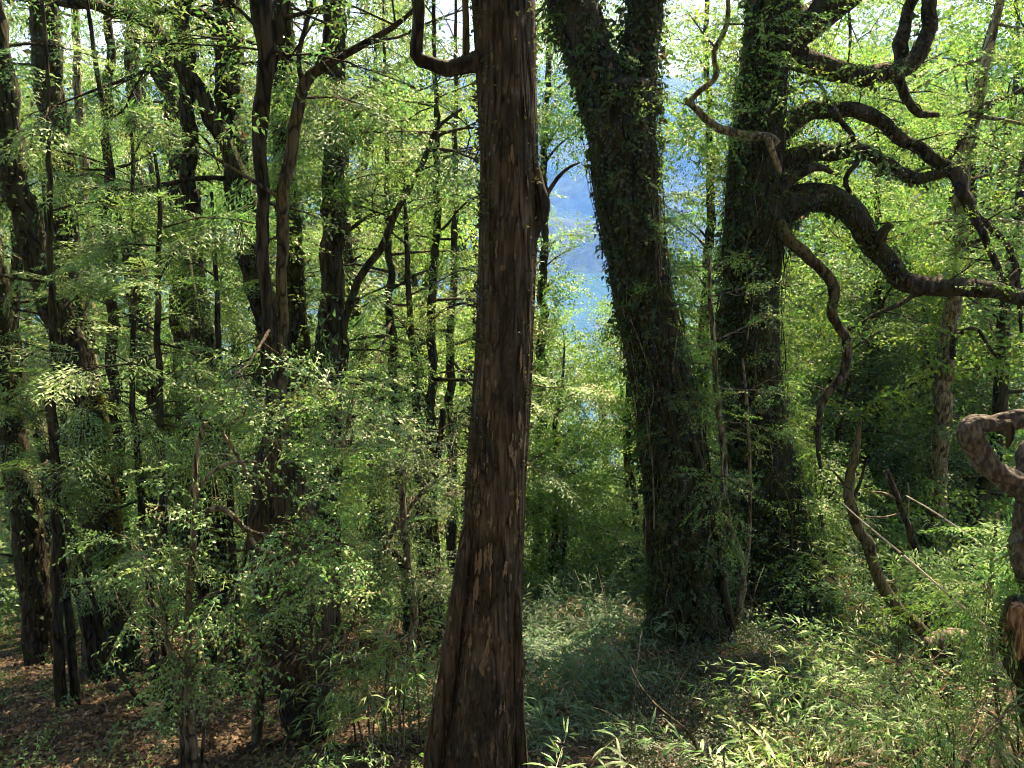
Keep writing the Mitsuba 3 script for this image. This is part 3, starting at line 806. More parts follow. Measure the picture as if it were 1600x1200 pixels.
# ------------------------------------------------------------------ trunks with a crown of their own
def tree(name, label, pts, Y, h=8, bsdf='dark_bark', kind='broad', color=GREEN, n=14, length=(2.0, 1.0), span=(0.4, 1.0), elev=(0.0, 0.5), every=0.3, scale=1.0, extra=(), ivy_n=0, clumps=(), seed=0, dY=0.0,
         group=None, sides=22, high=True, az=None, subs=5, flare=0.35, knots=0.12, droop=0.25, cat='tree', leaf='leaf_glossy', cut=None):
    """pts: the trunk in the photograph from its foot upwards. extra: [(points, dY, bsdf)] more stems or limbs. clumps: [(x, y, Y, radius, sprays)]."""
    rng = np.random.default_rng(1000 + seed)
    key = thing(name, label, cat, group)
    P, R = px_path(pts, Y, dY)
    P, R = rooted(P, R)
    frame_i = len(P) - 1
    if h:
        P, R = raised(P, R, h)
    part(key, 'trunk', tube(P, R, sides, 0.08, seed, 0.14, 7, flare, knots, 0.12), bsdf, True)
    ax, q, s = curve(P, 0.1)
    rad = np.interp(q, s, R)
    pos, dirs, hp_, hd_ = [], [], [], []
    for k, (pp, Y2, bs) in enumerate(extra):
        p, r = px_path(pp, Y2)
        part(key, 'limb', tube(p, r, 14, 0.07, seed * 7 + k, 0.14, 8, 0, knots), bs, True)
        a, b, d = grow(p, r, rng, 3, (0.3, 1), (1.2, 0.6), elev, 4, every)
        for l in a:
            part(key, 'twig', l, bs, True)
        pos += b; dirs += d
    limbs, b, d = grow(ax, rad, rng, n, span, length, elev, subs, every, az, droop)
    for l in limbs:
        part(key, 'limb', l, bsdf, True)
    for p_, d_ in zip(b, d):
        top = 1.7 + 0.29 * p_[1] + 0.8
        (hp_ if (high and p_[2] > top) else pos).append(p_)
        (hd_ if (high and p_[2] > top) else dirs).append(d_)
    tw = []
    for (x, y, Y2, rd, k) in clumps:
        c0 = at(x, y, Y2)
        i = int(np.argmin(np.linalg.norm(ax - (c0 - np.array([0, 0, 0.5])), axis=1)))
        mid = (ax[i] + c0) / 2 + np.array([0, 0, 0.08]) + rng.normal(0, 0.05, 3)
        tw.append(tube([ax[i], mid, c0], [min(rad[i] * 0.5, 0.025), 0.012, 0.004], 6, 0.1, k))
        cp, cd = clump(c0, rd, k, rng)
        for j in range(min(k, 7)):
            e = cp[rng.integers(k)]
            tw.append(tube([c0 + (ax[i] - c0) * rng.uniform(0, 0.4), (c0 + e) / 2 + rng.normal(0, 0.04, 3), e], [0.007, 0.004, 0.002], 4, 0.12, j))
        pos += list(cp); dirs += list(cd)
    for t_ in tw:
        pass
    if tw:
        part(key, 'branches', join(tw), bsdf, True, kind='stuff')
    ms, cs = [], []
    if pos:
        m, c = foliage(kind, pos, dirs, scale, color, rng)
        if m is not None:
            ms.append(m); cs.append(c)
    if hp_:
        hp2 = rng.random(len(hp_)) < 0.07
        m, c = foliage('high', np.array(hp_)[hp2], np.array(hd_)[hp2], 0.9, color, rng)
        if m is not None:
            ms.append(m); cs.append(c)
    if ms:
        part(key, 'crown', join(ms), leaf, color=np.vstack(cs))
    if ivy_n:
        (mm, cc), *_ = ivy(P, R, rng, ivy_n, 0.055, IVYC * 1.1, 6, thick=0.04)
        part(key, 'moss_and_ivy', mm, 'leaf_ivy', color=cc)
    return key


def moss_flank(key, pts, Y, y0, y1, n, color=(0.30, 0.27, 0.075), side=-0.35, spread=0.45):
    """Short moss tufts on the flank of a trunk that faces right."""
    rng = np.random.default_rng(n)
    P, R = px_path(pts, Y)
    ax, q, s_ = curve(P, 0.03)
    rad = np.interp(q, s_, R)
    _, py = project(ax)
    i = rng.choice(np.nonzero((py > y0) & (py < y1))[0], n)
    th = rng.normal(side, spread, n)
    nrm = np.stack([np.cos(th), np.sin(th), 0 * th], -1)
    k = meshkit.fbm(ax[i] * 5 + nrm, 3, 3) > 0.42
    i, nrm = i[k], nrm[k]
    m = len(i)
    d = nrm * 0.7 + np.array([0, 0, 0.1]) + rng.normal(0, 0.5, (m, 3))
    L = rng.uniform(0.015, 0.045, m)
    q4 = quads(ax[i] + nrm * (rad[i] * 1.0)[:, None] + rng.normal(0, 0.008, (m, 3)), d, nrm + rng.normal(0, 0.5, (m, 3)), L, L * 0.5)
    mm, cc = leaf_mesh(q4, np.asarray(color) * np.exp(rng.normal(0, 0.3, (m, 1))))
    part(key, 'moss', mm, 'leaf_ivy', color=cc, label='golden green moss on the sunlit flank' if color[0] > 0.2 else None, kind='stuff')


# --- left side, trunks from the frame's edge inwards
tree('leaning_tree', 'dark mossy trunk at the far left with its foot on the open brown bank', [(82, 1055, 62), (66, 975, 52), (50, 860, 45), (30, 730, 42), (10, 600, 40), (-8, 450, 38), (-25, 300, 36), (-40, 100, 32)], 8.6, 6, ivy_n=1500, seed=1, color=FEATHER, kind='frond', n=11, length=(1.7, 1.1), every=0.26)
L2PTS = [(170, 1005, 72), (163, 880, 56), (152, 760, 52), (138, 660, 48), (116, 560, 46), (92, 490, 46), (62, 410, 44), (35, 320, 40), (14, 240, 38), (2, 150, 36), (-10, 20, 34)]
k2 = tree('leaning_tree', 'leaning trunk on the left with a sunlit golden moss flank', L2PTS, 8.2, 6, 'dark_bark', seed=2, color=FEATHER, kind='frond', n=10, length=(1.7, 1.1), every=0.26, ivy_n=1600)
tree('slender_tree', 'straight ivy-wrapped trunk rising behind the golden mossy one', [(170, 980, 36), (150, 800, 36), (125, 600, 38), (108, 420, 38), (92, 260, 40), (76, 120, 42), (70, 0, 42)], 10.5, 7, seed=3, ivy_n=3200, color=GREEN, kind='broad', n=10)
tree('slender_tree', 'thin pale trunk standing against the blue gap at upper left', [(160, 930, 18), (150, 700, 18), (140, 430, 15), (131, 280, 13), (122, 160, 12), (118, 0, 11)], 13.0, 6, 'pale_bark', seed=4, n=8, color=FEATHER, kind='frond')
tree('slender_tree', 'narrow dark pole-like trunk in the left crowd, third from the blue gap', [(200, 950, 20), (185, 700, 18), (172, 460, 15), (168, 250, 14), (170, 90, 13), (172, -20, 12)], 11.5, 6, seed=5, n=9, color=FEATHER, kind='frond')
tree('slender_tree', 'dark trunk showing only its upper part beneath the long arching limb', [(240, 900, 24), (225, 600, 24), (216, 350, 22), (208, 160, 20), (204, 0, 20)], 14.0, 6, seed=6, n=10, color=GREEN, ivy_n=1200)
tree('slender_tree', 'crooked dark trunk left of the arching limb junction', [(300, 930, 28), (290, 650, 28), (280, 420, 27), (275, 260, 25), (266, 140, 22), (255, 80, 20), (240, -10, 18)], 12.5, 6, seed=7, n=12, color=GREEN, ivy_n=1800,
     extra=[([(262, 140, 18), (246, 120, 16), (236, 90, 15), (238, 30, 14), (230, -40, 12)], 12.5, 'dark_bark')])
tree('arching_tree', 'dark trunk throwing a long limb that arches over to the top left corner', [(520, 1010, 40), (470, 800, 40), (430, 560, 40), (396, 410, 38), (374, 300, 36), (362, 200, 36), (356, 90, 36), (350, -20, 34)], 9.4, 7, seed=8, ivy_n=3000, n=12, color=GREEN,
     extra=[([(392, 330, 28), (368, 255, 26), (338, 200, 24), (318, 158, 23), (292, 112, 22), (262, 66, 21), (238, 42, 20), (200, 20, 19), (160, 8, 17), (110, 3, 15), (50, -2, 13), (-40, -20, 10)], 9.2, 'dark_bark'),
            ([(352, 60, 22), (330, 30, 18), (300, 18, 15), (280, 16, 12), (240, 20, 8)], 9.4, 'dark_bark')])
tree('slender_tree', 'thick blackish trunk half hidden behind the two mottled poles', [(505, 1010, 48), (490, 850, 46), (474, 700, 42), (466, 560, 40), (456, 420, 38), (450, 300, 36), (444, 180, 34), (440, 60, 32), (436, -20, 30)], 9.0, 7, seed=11, n=10, color=GREEN, ivy_n=3000)
tree('upright_tree', 'upright dark trunk with a bright sunlit right edge left of the bare trunk', [(506, 1030, 50), (508, 900, 44), (512, 700, 42), (514, 580, 40), (519, 430, 36), (522, 300, 35), (524, 150, 34), (524, 0, 34), (524, -40, 34)], 8.6, 8, 'dark_bark', seed=12, n=16, span=(0.62, 1.0), kind='frond', color=FEATHER,
     extra=[([(530, 215, 12), (555, 207, 9), (585, 204, 6), (600, 206, 4)], 8.5, 'dark_bark'), ([(528, 170, 10), (560, 150, 8), (600, 130, 6), (660, 148, 3)], 8.4, 'dark_bark')], clumps=[(520, 130, 8.1, 0.35, 14), (560, 170, 8.3, 0.5, 16), (480, 150, 8.2, 0.35, 10)])
tree('forked_old_tree', 'broad decaying trunk at lower left dividing into two slim forked mottled poles', [(490, 1185, 56), (480, 1110, 74), (470, 1020, 100), (458, 930, 120), (450, 860, 118), (440, 780, 92), (434, 720, 66), (431, 670, 34), (430, 630, 12)], 5.9, 0, 'main_bark', seed=13, n=2, span=(0.5, 0.7), color=GREEN, kind='broad', flare=0.1, knots=0.25, ivy_n=500, length=(0.6, 0.5), scale=0.8, every=0.3,
     extra=[([(438, 800, 34), (430, 700, 26), (427, 600, 19), (416, 470, 18), (406, 350, 19), (408, 240, 21), (414, 140, 24), (414, 60, 32), (408, -20, 38)], 5.95, 'dark_bark'),
            ([(450, 800, 30), (444, 700, 24), (438, 590, 18), (441, 480, 17), (446, 380, 18), (441, 310, 20), (450, 240, 20), (464, 180, 19), (478, 130, 17), (498, 108, 14)], 6.0, 'mossy_bark'),
            ([(418, 70, 24), (434, 48, 20), (446, 15, 16), (456, -40, 14)], 5.98, 'dark_bark'), ([(416, 110, 10), (430, 90, 9), (445, 82, 8), (456, 95, 5)], 5.95, 'dark_bark'),
            ([(494, 112, 16), (520, 94, 13), (556, 72, 11), (590, 55, 9), (622, 36, 8), (650, 12, 6)], 6.0, 'dark_bark'), ([(496, 110, 13), (508, 70, 10), (512, 20, 9), (516, -50, 8)], 6.0, 'dark_bark'),
            ([(474, 130, 9), (466, 100, 8), (466, 75, 8), (480, 35, 7), (486, -20, 6)], 6.0, 'dark_bark')])
tree('upright_tree', 'black upright trunk behind the pale-stemmed shrub', [(345, 1070, 52), (334, 960, 44), (333, 840, 42), (332, 720, 40), (322, 600, 36), (312, 480, 30), (300, 330, 26), (296, 200, 24)], 9.2, 6, seed=14, n=12, color=GREEN, ivy_n=1500)
SLANT = [(318, 900, 22), (300, 810, 21), (284, 740, 21), (266, 690, 21), (242, 630, 20), (222, 570, 16), (205, 480, 12)]
k3 = tree('sapling', 'thin slanting stem with a sunlit upper flank in the left thicket', SLANT, 8.4, 4, 'dark_bark', seed=15, n=8, color=FEATHER, kind='frond', sides=12)
tree('sapling', 'dark crooked stem beside the golden mossy trunk', [(142, 1010, 16), (128, 950, 14), (116, 900, 13), (110, 830, 12), (104, 770, 11), (100, 680, 10), (92, 560, 8)], 7.9, 2, seed=16, n=7, kind='fine', color=GREEN, sides=10)
tree('sapling', 'thin brown stem with a kinked side branch left of the pale shrub', [(240, 1000, 13), (232, 900, 12), (222, 800, 11), (214, 700, 10), (208, 560, 8), (211, 420, 7), (208, 280, 6), (204, 200, 5), (190, 170, 4)], 7.2, 0, seed=17, n=16, span=(0.35, 1.0), length=(0.9, 0.5), kind='frond', color=FEATHER, sides=10, scale=0.8,
     extra=[([(212, 820, 6), (226, 835, 8), (245, 855, 9), (256, 880, 9), (262, 900, 8)], 7.2, 'dark_bark')])

TRUNKPTS = [(757, 1190, 130), (757, 1100, 116), (765, 1000, 106), (771, 880, 99), (776, 760, 96), (783, 640, 92), (789, 520, 90), (793, 400, 90), (795, 280, 90), (792, 150, 92), (786, 0, 97)]
moss_flank('bare_trunk_tree', TRUNKPTS, 4.68, 0, 1180, 2000, (0.05, 0.055, 0.020), math.pi + 0.35, 0.45)
moss_flank('bare_trunk_tree', TRUNKPTS, 4.68, 0, 1180, 800, (0.05, 0.055, 0.020), -0.25, 0.35)
moss_flank(k2, L2PTS, 8.2, 600, 960, 6500, side=0.1)
moss_flank(k3, SLANT, 8.4, 560, 720, 1800, side=0.1)
tree('feathery_sapling', 'feathery sapling whose layered sprays hang in front of the leaning trunks at upper left', [(92, 1030, 16), (88, 850, 14), (84, 650, 12), (80, 450, 10), (78, 280, 8), (74, 120, 6)], 6.7, 2, seed=41, n=9, span=(0.4, 0.95), length=(1.1, 0.7), kind='frond', color=FEATHER, sides=10, scale=0.85, every=0.24)
tree('feathery_sapling', 'feathery sapling with bright flat sprays below the long arching limb', [(262, 1040, 14), (256, 860, 12), (250, 640, 10), (246, 450, 9), (250, 320, 7), (240, 230, 5)], 6.6, 0, seed=42, n=13, span=(0.4, 0.9), length=(1.0, 0.6), kind='frond', color=FEATHER * 1.1, sides=10, scale=0.85, every=0.24)
tree('feathery_sapling', 'feathery sapling between the arching tree and the mottled poles', [(372, 1050, 14), (366, 900, 12), (352, 700, 10), (342, 520, 9), (336, 400, 7), (330, 300, 5)], 7.4, 0, seed=43, n=11, span=(0.35, 1.0), length=(1.0, 0.6), kind='frond', color=FEATHER, sides=10, scale=0.85, every=0.26)
# --- middle, between the left trunks and the bare trunk
tree('sapling', 'slender sapling bending up to the right beneath the hooked limb', [(530, 640, 15), (536, 540, 14), (546, 470, 13), (566, 432, 12), (590, 395, 12), (612, 345, 11), (640, 295, 10), (664, 245, 9), (680, 205, 7), (700, 185, 6), (722, 170, 4)], 8.3, 0, seed=18, n=8, span=(0.45, 1), length=(0.9, 0.5), kind='broad', color=GREEN, sides=12, high=False,
     extra=[([(680, 215, 6), (705, 203, 5), (740, 200, 3)], 8.3, 'dark_bark'), ([(672, 235, 6), (700, 234, 5), (735, 246, 3), (745, 250, 2)], 8.3, 'dark_bark'), ([(684, 195, 5), (684, 170, 4), (680, 158, 4), (690, 146, 2)], 8.3, 'dark_bark'), ([(545, 360, 6), (565, 345, 5), (590, 330, 3)], 8.3, 'dark_bark')])
tree('understory_tree', 'narrow brown trunk just left of the bare trunk amid bright feathery leaves', [(685, 980, 24), (676, 860, 20), (673, 700, 15), (676, 560, 14), (680, 420, 13), (683, 320, 11), (682, 240, 9), (680, 120, 7)], 9.6, 3, seed=19, n=22, span=(0.3, 1.0), length=(1.9, 1.0), kind='frond', color=FEATHER * 1.15)
tree('understory_tree', 'second narrow trunk close by the bare trunk, darker and partly hidden', [(712, 960, 18), (706, 820, 15), (704, 640, 13), (706, 500, 12), (710, 380, 10), (712, 260, 8)], 11.0, 3, seed=20, n=20, span=(0.3, 1.0), length=(1.8, 1.0), kind='frond', color=FEATHER * 1.15)
tree('understory_tree', 'feathery tree with bright layered sprays between the upright and bare trunks', [(640, 960, 18), (628, 800, 16), (618, 640, 15), (610, 480, 13), (606, 330, 10), (604, 220, 7)], 10.2, 2, seed=21, n=26, span=(0.25, 1.0), length=(1.9, 0.8), kind='frond', color=FEATHER * 1.2)
tree('crooked_stem', 'short crooked dark stem bent over in the shade left of the bare trunk', [(655, 975, 12), (648, 935, 13), (638, 905, 13), (628, 878, 14), (612, 862, 11), (596, 860, 8), (580, 870, 5)], 7.6, 0, seed=22, n=4, span=(0.6, 1), length=(0.5, 0.3), kind='fine', color=GREEN, sides=12, high=False, clumps=[(600, 850, 7.5, 0.3, 16)])
tree('understory_tree', 'dark twin-stemmed trunk in the shade behind the bright cane', [(668, 990, 26), (664, 880, 22), (660, 780, 18), (654, 700, 15), (648, 600, 12), (640, 480, 9)], 9.0, 2, seed=23, n=14, span=(0.35, 1.0), length=(1.4, 0.8), kind='fine', color=GREEN, every=0.22,
     extra=[([(664, 880, 14), (676, 800, 13), (684, 720, 11), (692, 640, 9)], 9.0, 'dark_bark')])

# --- right side
tree('slender_tree', 'slim grey-brown trunk at right crossing behind the big arching limb', [(1458, 905, 32), (1463, 800, 29), (1467, 700, 27), (1474, 600, 25), (1484, 500, 25), (1494, 420, 24), (1501, 350, 24), (1507, 250, 22), (1521, 180, 20), (1540, 100, 16), (1558, 30, 13), (1566, -30, 11)], 12.5, 5, 'pale_bark', seed=24, n=18, span=(0.38, 1), length=(2.3, 1.4), color=LIGHT, knots=0.05,
     extra=[([(1524, 180, 10), (1560, 160, 8), (1600, 138, 6)], 12.4, 'dark_bark'), ([(1505, 350, 9), (1550, 346, 8), (1610, 350, 6)], 12.0, 'pale_bark'), ([(1500, 385, 7), (1540, 372, 6), (1600, 368, 5)], 12.2, 'dark_bark'), ([(1326, 515, 5), (1372, 490, 7), (1430, 462, 8), (1495, 430, 9)], 12.3, 'dark_bark'),
            ([(1490, 560, 8), (1502, 520, 7), (1520, 512, 6), (1545, 540, 5), (1560, 560, 4)], 12.3, 'dark_bark'), ([(1524, 190, 9), (1495, 230, 7), (1470, 270, 5)], 12.2, 'dark_bark')])
tree('sapling', 'dark stem leaning against the right flank of the forked ivy trunk', [(1142, 985, 15), (1134, 925, 13), (1122, 840, 13), (1110, 780, 12), (1096, 730, 11), (1084, 690, 9)], 8.0, 0, seed=25, n=3, span=(0.5, 1), length=(0.5, 0.4), kind='fine', color=GREEN, sides=12, high=False)
tree('sapling', 'crooked sapling stem rising between the two ivy trunks', [(1152, 985, 14), (1160, 920, 12), (1158, 865, 12), (1142, 830, 12), (1133, 790, 11), (1130, 700, 10), (1120, 600, 9), (1112, 500, 7), (1108, 400, 5)], 8.4, 0, 'pale_bark', seed=26, n=12, span=(0.5, 1), length=(0.9, 0.5), kind='fine', color=LIGHT, sides=12, high=False,
     extra=[([(1156, 940, 7), (1168, 870, 6), (1172, 760, 5), (1168, 640, 5), (1160, 560, 3)], 8.3, 'pale_bark')])

tree('bright_tree', 'bright yellow-green tree close behind the right edge of the bare trunk, framing the lake', [(838, 980, 20), (842, 800, 18), (846, 640, 16), (848, 480, 13), (850, 300, 11), (856, 120, 9), (862, -40, 8)], 12.6, 2, seed=27, n=6, span=(0.1, 0.5), length=(1.0, 0.8), color=LIGHT * 1.1, every=0.24, scale=1.1,
     clumps=[(878, 50, 12.3, 0.55, 38), (905, 100, 12.6, 0.55, 38), (875, 150, 12.4, 0.45, 32), (905, 30, 12.9, 0.6, 36), (866, 205, 12.4, 0.35, 24), (900, 180, 12.5, 0.35, 20), (862, 380, 12.3, 0.32, 18), (858, 440, 12.2, 0.38, 24), (872, 500, 12.2, 0.5, 30), (880, 560, 12.1, 0.55, 34), (868, 620, 12.0, 0.55, 34), (905, 590, 12.6, 0.45, 24), (870, 690, 12.0, 0.6, 36), (862, 770, 12.0, 0.55, 30), (915, 200, 12.6, 0.3, 14)])
tree('bright_tree', 'light-leaved tree whose sprays fill the space between the two ivy trunks', [(1098, 940, 22), (1096, 760, 20), (1100, 560, 18), (1106, 400, 15), (1110, 250, 12), (1104, 100, 9)], 13.4, 3, seed=28, n=8, span=(0.15, 0.9), length=(1.2, 0.8), color=LIGHT, every=0.24, scale=1.1,
     clumps=[(1055, 330, 13.1, 0.35, 20), (1088, 250, 13.1, 0.4, 24), (1060, 480, 13.1, 0.4, 24), (1110, 180, 13.2, 0.4, 20), (1060, 60, 13.2, 0.5, 28), (1100, 40, 13.2, 0.6, 26), (1090, 140, 13.0, 0.5, 20), (1065, 200, 13.2, 0.4, 14), (1110, 330, 13.2, 0.5, 18), (1070, 420, 13.0, 0.5, 24), (1105, 480, 13.0, 0.5, 24), (1060, 540, 13.0, 0.45, 20), (1100, 620, 13.0, 0.5, 24), (1110, 720, 13.0, 0.5, 22), (1050, 350, 13.3, 0.35, 14), (1120, 560, 13.4, 0.5, 22)])
tree('bright_tree', 'hazy grey-green tree low in the gap just left of the forked ivy trunk', [(950, 900, 18), (946, 800, 16), (944, 700, 13), (940, 620, 10), (938, 560, 6)], 20.0, 0, seed=29, n=16, span=(0.2, 1.0), length=(1.6, 0.8), color=np.array([0.17, 0.27, 0.10]), every=0.26, scale=1.3, high=False,
     clumps=[(925, 548, 19.0, 0.7, 24), (958, 585, 19.5, 0.6, 22), (905, 590, 18.5, 0.7, 26), (940, 640, 19.0, 0.7, 26), (915, 690, 18.0, 0.7, 26), (965, 680, 19.0, 0.6, 22), (950, 750, 18.5, 0.6, 20)])

# ------------------------------------------------------------------ dead wood on the right
rng = np.random.default_rng(41)
key = thing('twisted_dead_trunk', 'twisted grey dead trunk at the right edge with a raw orange break in its wood', 'dead tree')
p, r = px_path([(1650, 1190, 80), (1632, 1080, 78), (1612, 1010, 74), (1604, 965, 66), (1602, 940, 52)], 4.4)
p, r = rooted(p, r)
part(key, 'trunk', tube(p, r, 30, 0.04, 3, 0.12, 9, 0, 0.15), 'dark_bark', True)
bark('grey_bark', (0.050, 0.043, 0.038), (0.150, 0.130, 0.112), (0.03, 0.025, 0.02), 0.62, 55.0, 20.0, 0.016, 0.3)
scene['raw_wood'] = {'type': 'principled', 'base_color': mikit.proc(lambda p, n, uv: mikit.mix((0.09, 0.048, 0.030), (0.30, 0.185, 0.115), mikit.smoothstep(0.3, 0.7, mikit.fbm(p.x * 70, p.y * 70, p.z * 9, 3)))), 'roughness': 0.85, 'specular': 0.2}
p, r = px_path([(1601, 1020, 44), (1594, 990, 52), (1590, 960, 50), (1588, 944, 30)], 4.3)
spl = [tube(p, r * 0.62, 16, 0.02, 5, 0.3, 16, 0, 0.4)]
for k in range(16):
    x0 = rng.uniform(1568, 1612); y0 = rng.uniform(945, 1010)
    q_, w_ = px_path([(x0 + rng.normal(0, 3), y0 + rng.uniform(15, 45), rng.uniform(6, 12)), (x0, y0, rng.uniform(4, 8)), (x0 + rng.normal(0, 3), y0 - rng.uniform(8, 26), 1)], 4.28 + rng.uniform(-0.05, 0.1))
    spl.append(tube(q_, w_, 5, 0.03, k, 0.2))
part(key, 'broken_wood', join(spl), 'raw_wood', False, label='raw splintered orange wood where the trunk broke')
p, r = px_path([(1630, 960, 36), (1608, 900, 34), (1600, 850, 34), (1608, 800, 40), (1592, 772, 40), (1560, 752, 36), (1536, 730, 34), (1522, 700, 34), (1514, 680, 36), (1520, 668, 34), (1534, 664, 28), (1556, 664, 25), (1585, 656, 28), (1625, 648, 30), (1700, 640, 26)], 4.6)
part(key, 'limb', tube(p, r, 44, 0.012, 4, 0.34, 30, 0, 0.6, 0.3), 'grey_bark', True)
p, r = px_path([(1590, 770, 26), (1605, 735, 34), (1640, 700, 32), (1700, 690, 30)], 4.8)
part(key, 'limb', tube(p, r, 32, 0.015, 7, 0.2, 26, 0, 0.2, 0.2), 'grey_bark', True)
p, r = px_path([(1572, 660, 16), (1576, 685, 12), (1574, 700, 5)], 4.55)
part(key, 'broken_twig', tube(p, r, 10, 0.02, 7, 0.2, 10), 'dark_bark', True)

key = thing('bent_dead_tree', 'thin dead stem curving down to a mossy stump in the sunny undergrowth on the right', 'dead tree')
p, r = px_path([(1446, 1090, 64), (1468, 1060, 54), (1470, 1030, 50), (1474, 1008, 44)], 6.8)
p, r = rooted(p, r)
part(key, 'stump', tube(p, r, 20, 0.04, 5, 0.15, 8, 0.2, 0.2), 'dark_bark', True)
(mm, cc), *_ = ivy(p, r, rng, 900, 0.045, IVYC, 9)
part(key, 'ivy', mm, 'leaf_glossy', color=cc)
p, r = px_path([(1440, 1004, 20), (1465, 1006, 28), (1490, 1002, 27), (1510, 999, 24)], 6.75)
part(key, 'log', tube(p, r, 18, 0.03, 6, 0.14, 9, 0, 0.2), 'pale_bark', True, label='short pale log end sawn flat')
p, r = px_path([(1468, 1008, 18), (1440, 986, 20), (1404, 950, 19), (1376, 915, 18), (1362, 880, 18), (1348, 835, 17), (1332, 800, 17), (1325, 770, 16), (1334, 722, 13), (1340, 690, 9), (1344, 655, 5)], 6.8, 0.3)
part(key, 'stem', tube(p, r, 16, 0.04, 9, 0.16, 9, 0, 0.2), 'mossy_bark', True)
for pts in ([(1332, 780, 7), (1345, 750, 5), (1352, 720, 3)], [(1327, 770, 5), (1310, 745, 4), (1300, 735, 2)]):
    p, r = px_path(pts, 7.05)
    part(key, 'twig', tube(p, r, 7, 0.05, 3), 'dark_bark', True)
key = thing('dead_sapling', 'bare dead sapling with forked twigs behind the pale cane', 'dead tree')
p, r = px_path([(1440, 920, 12), (1428, 850, 11), (1412, 800, 10), (1395, 760, 9), (1386, 735, 7)], 8.5)
p, r = rooted(p, r)
part(key, 'trunk', tube(p, r, 10, 0.06, 5), 'dark_bark', True)
for pts in ([(1400, 780, 5), (1378, 770, 4), (1362, 768, 2)], [(1392, 752, 5), (1384, 742, 4), (1380, 735, 2)], [(1410, 800, 4), (1380, 808, 3), (1350, 806, 2)], [(1415, 810, 4), (1420, 780, 3), (1418, 755, 2)]):
    p, r = px_path(pts, 8.5)
    part(key, 'twig', tube(p, r, 6, 0.05, 3), 'pale_bark', True)
scene['dead_cane'] = {'type': 'principled', 'base_color': mikit.proc(lambda p, n, uv: mikit.mix((0.38, 0.33, 0.25), (0.60, 0.55, 0.45), mikit.fbm(p.x * 20, p.y * 20, p.z * 20, 2))), 'roughness': 0.6, 'specular': 0.4}
for lab, pts, Y in (('long pale dead cane slanting down to the right edge', [(1316, 786, 2.2), (1360, 825, 3), (1410, 866, 3.6), (1485, 932, 4.4), (1560, 995, 5), (1625, 1046, 5.5)], 4.9),
                    ('shorter pale dead cane above the long one on the right', [(1418, 776, 2.5), (1475, 810, 3.5), (1520, 842, 4), (1560, 872, 4)], 6.0)):
    key = thing('fallen_cane', lab, 'cane')
    p, r = px_path(pts, Y, -0.6)
    part(key, 'culm', tube(p, r * 0.8, 8, 0.06, 2, 0.05), 'dead_cane', True)
    for k in range(1, len(p) - 1):
        part(key, 'node', tube([p[k] - (p[k + 1] - p[k]) * 0.02, p[k], p[k] + (p[k + 1] - p[k]) * 0.02], [r[k] * 0.8, r[k] * 1.1, r[k] * 0.8], 8, 0.01, 1, 0.0), 'dark_bark', True)
key = thing('dry_branch', 'pale forked dry branch standing against the dark foot of the forked ivy trunk', 'branch')
for pts, Y in (([(1092, 1180, 5), (1076, 1145, 5), (1040, 1115, 4), (1010, 1085, 3), (985, 1040, 2)], 5.2), ([(1076, 1145, 4), (1096, 1130, 3.5), (1100, 1095, 2.5)], 5.2)):
    p, r = px_path(pts, Y)
    if Y == 5.2 and len(pts) == 5:
        p, r = rooted(p, r)
    part(key, 'stick', tube(p, r, 7, 0.04, 3), 'pale_bark', True)


leaf_bsdf('leaf_shiny', 0.06, 0.25)


# ------------------------------------------------------------------ shrubs and bamboo with a look of their own
def shrub(name, label, stems, Y, clumps, kind='fine', color=GREEN, bsdf='pale_bark', seed=0, scale=1.0, leaf='leaf_glossy', cat='shrub', twigs=9, rooted_=True):
    rng = np.random.default_rng(3000 + seed)
    key = thing(name, label, cat)
    axes = []
    for i, pts in enumerate(stems):
        p, r = px_path(pts, Y + 0.06 * i)
        if rooted_ and i < 3:
            p, r = rooted(p, r)
        part(key, 'stem', tube(p, r, 10, 0.05, i + seed, 0.12, 9, 0, 0.1), bsdf, True)
        axes.append(curve(p, 0.06)[0])
    ax = np.vstack(axes)
    pos, dirs, tw = [], [], []
    for (x, y, dY, rd, k) in clumps:
        c0 = at(x, y, Y + dY)
        i = int(np.argmin(np.linalg.norm(ax - (c0 - np.array([0, 0, 0.25])), axis=1)))
        if np.linalg.norm(ax[i] - c0) > 0.05:
            mid = (ax[i] + c0) / 2 + rng.normal(0, 0.05, 3)
            tw.append(tube([ax[i], mid, c0], [0.010, 0.006, 0.003], 5, 0.08, k))
        cp, cd = clump(c0, rd, k, rng, 0.7)
        for j in range(min(k, twigs)):
            e = cp[j]
            tw.append(tube([c0 + (ax[i] - c0) * rng.uniform(0, 0.5), (c0 + e) / 2 + rng.normal(0, 0.03, 3), e], [0.005, 0.003, 0.0015], 4, 0.1, j))
        pos.append(cp); dirs.append(cd)
    part(key, 'twigs', join(tw), bsdf, True, kind='stuff')
    m, c = foliage(kind, np.vstack(pos), np.vstack(dirs), scale, color, rng)
    part(key, 'foliage', m, leaf, color=c)
    return key


def scatter(x0, x1, y0, y1, n, dY, rad, k, seed):
    r_ = np.random.default_rng(seed)
    return [(r_.uniform(x0, x1), r_.uniform(y0, y1), r_.uniform(-dY, dY), rad * r_.uniform(0.7, 1.3), k) for _ in range(n)]


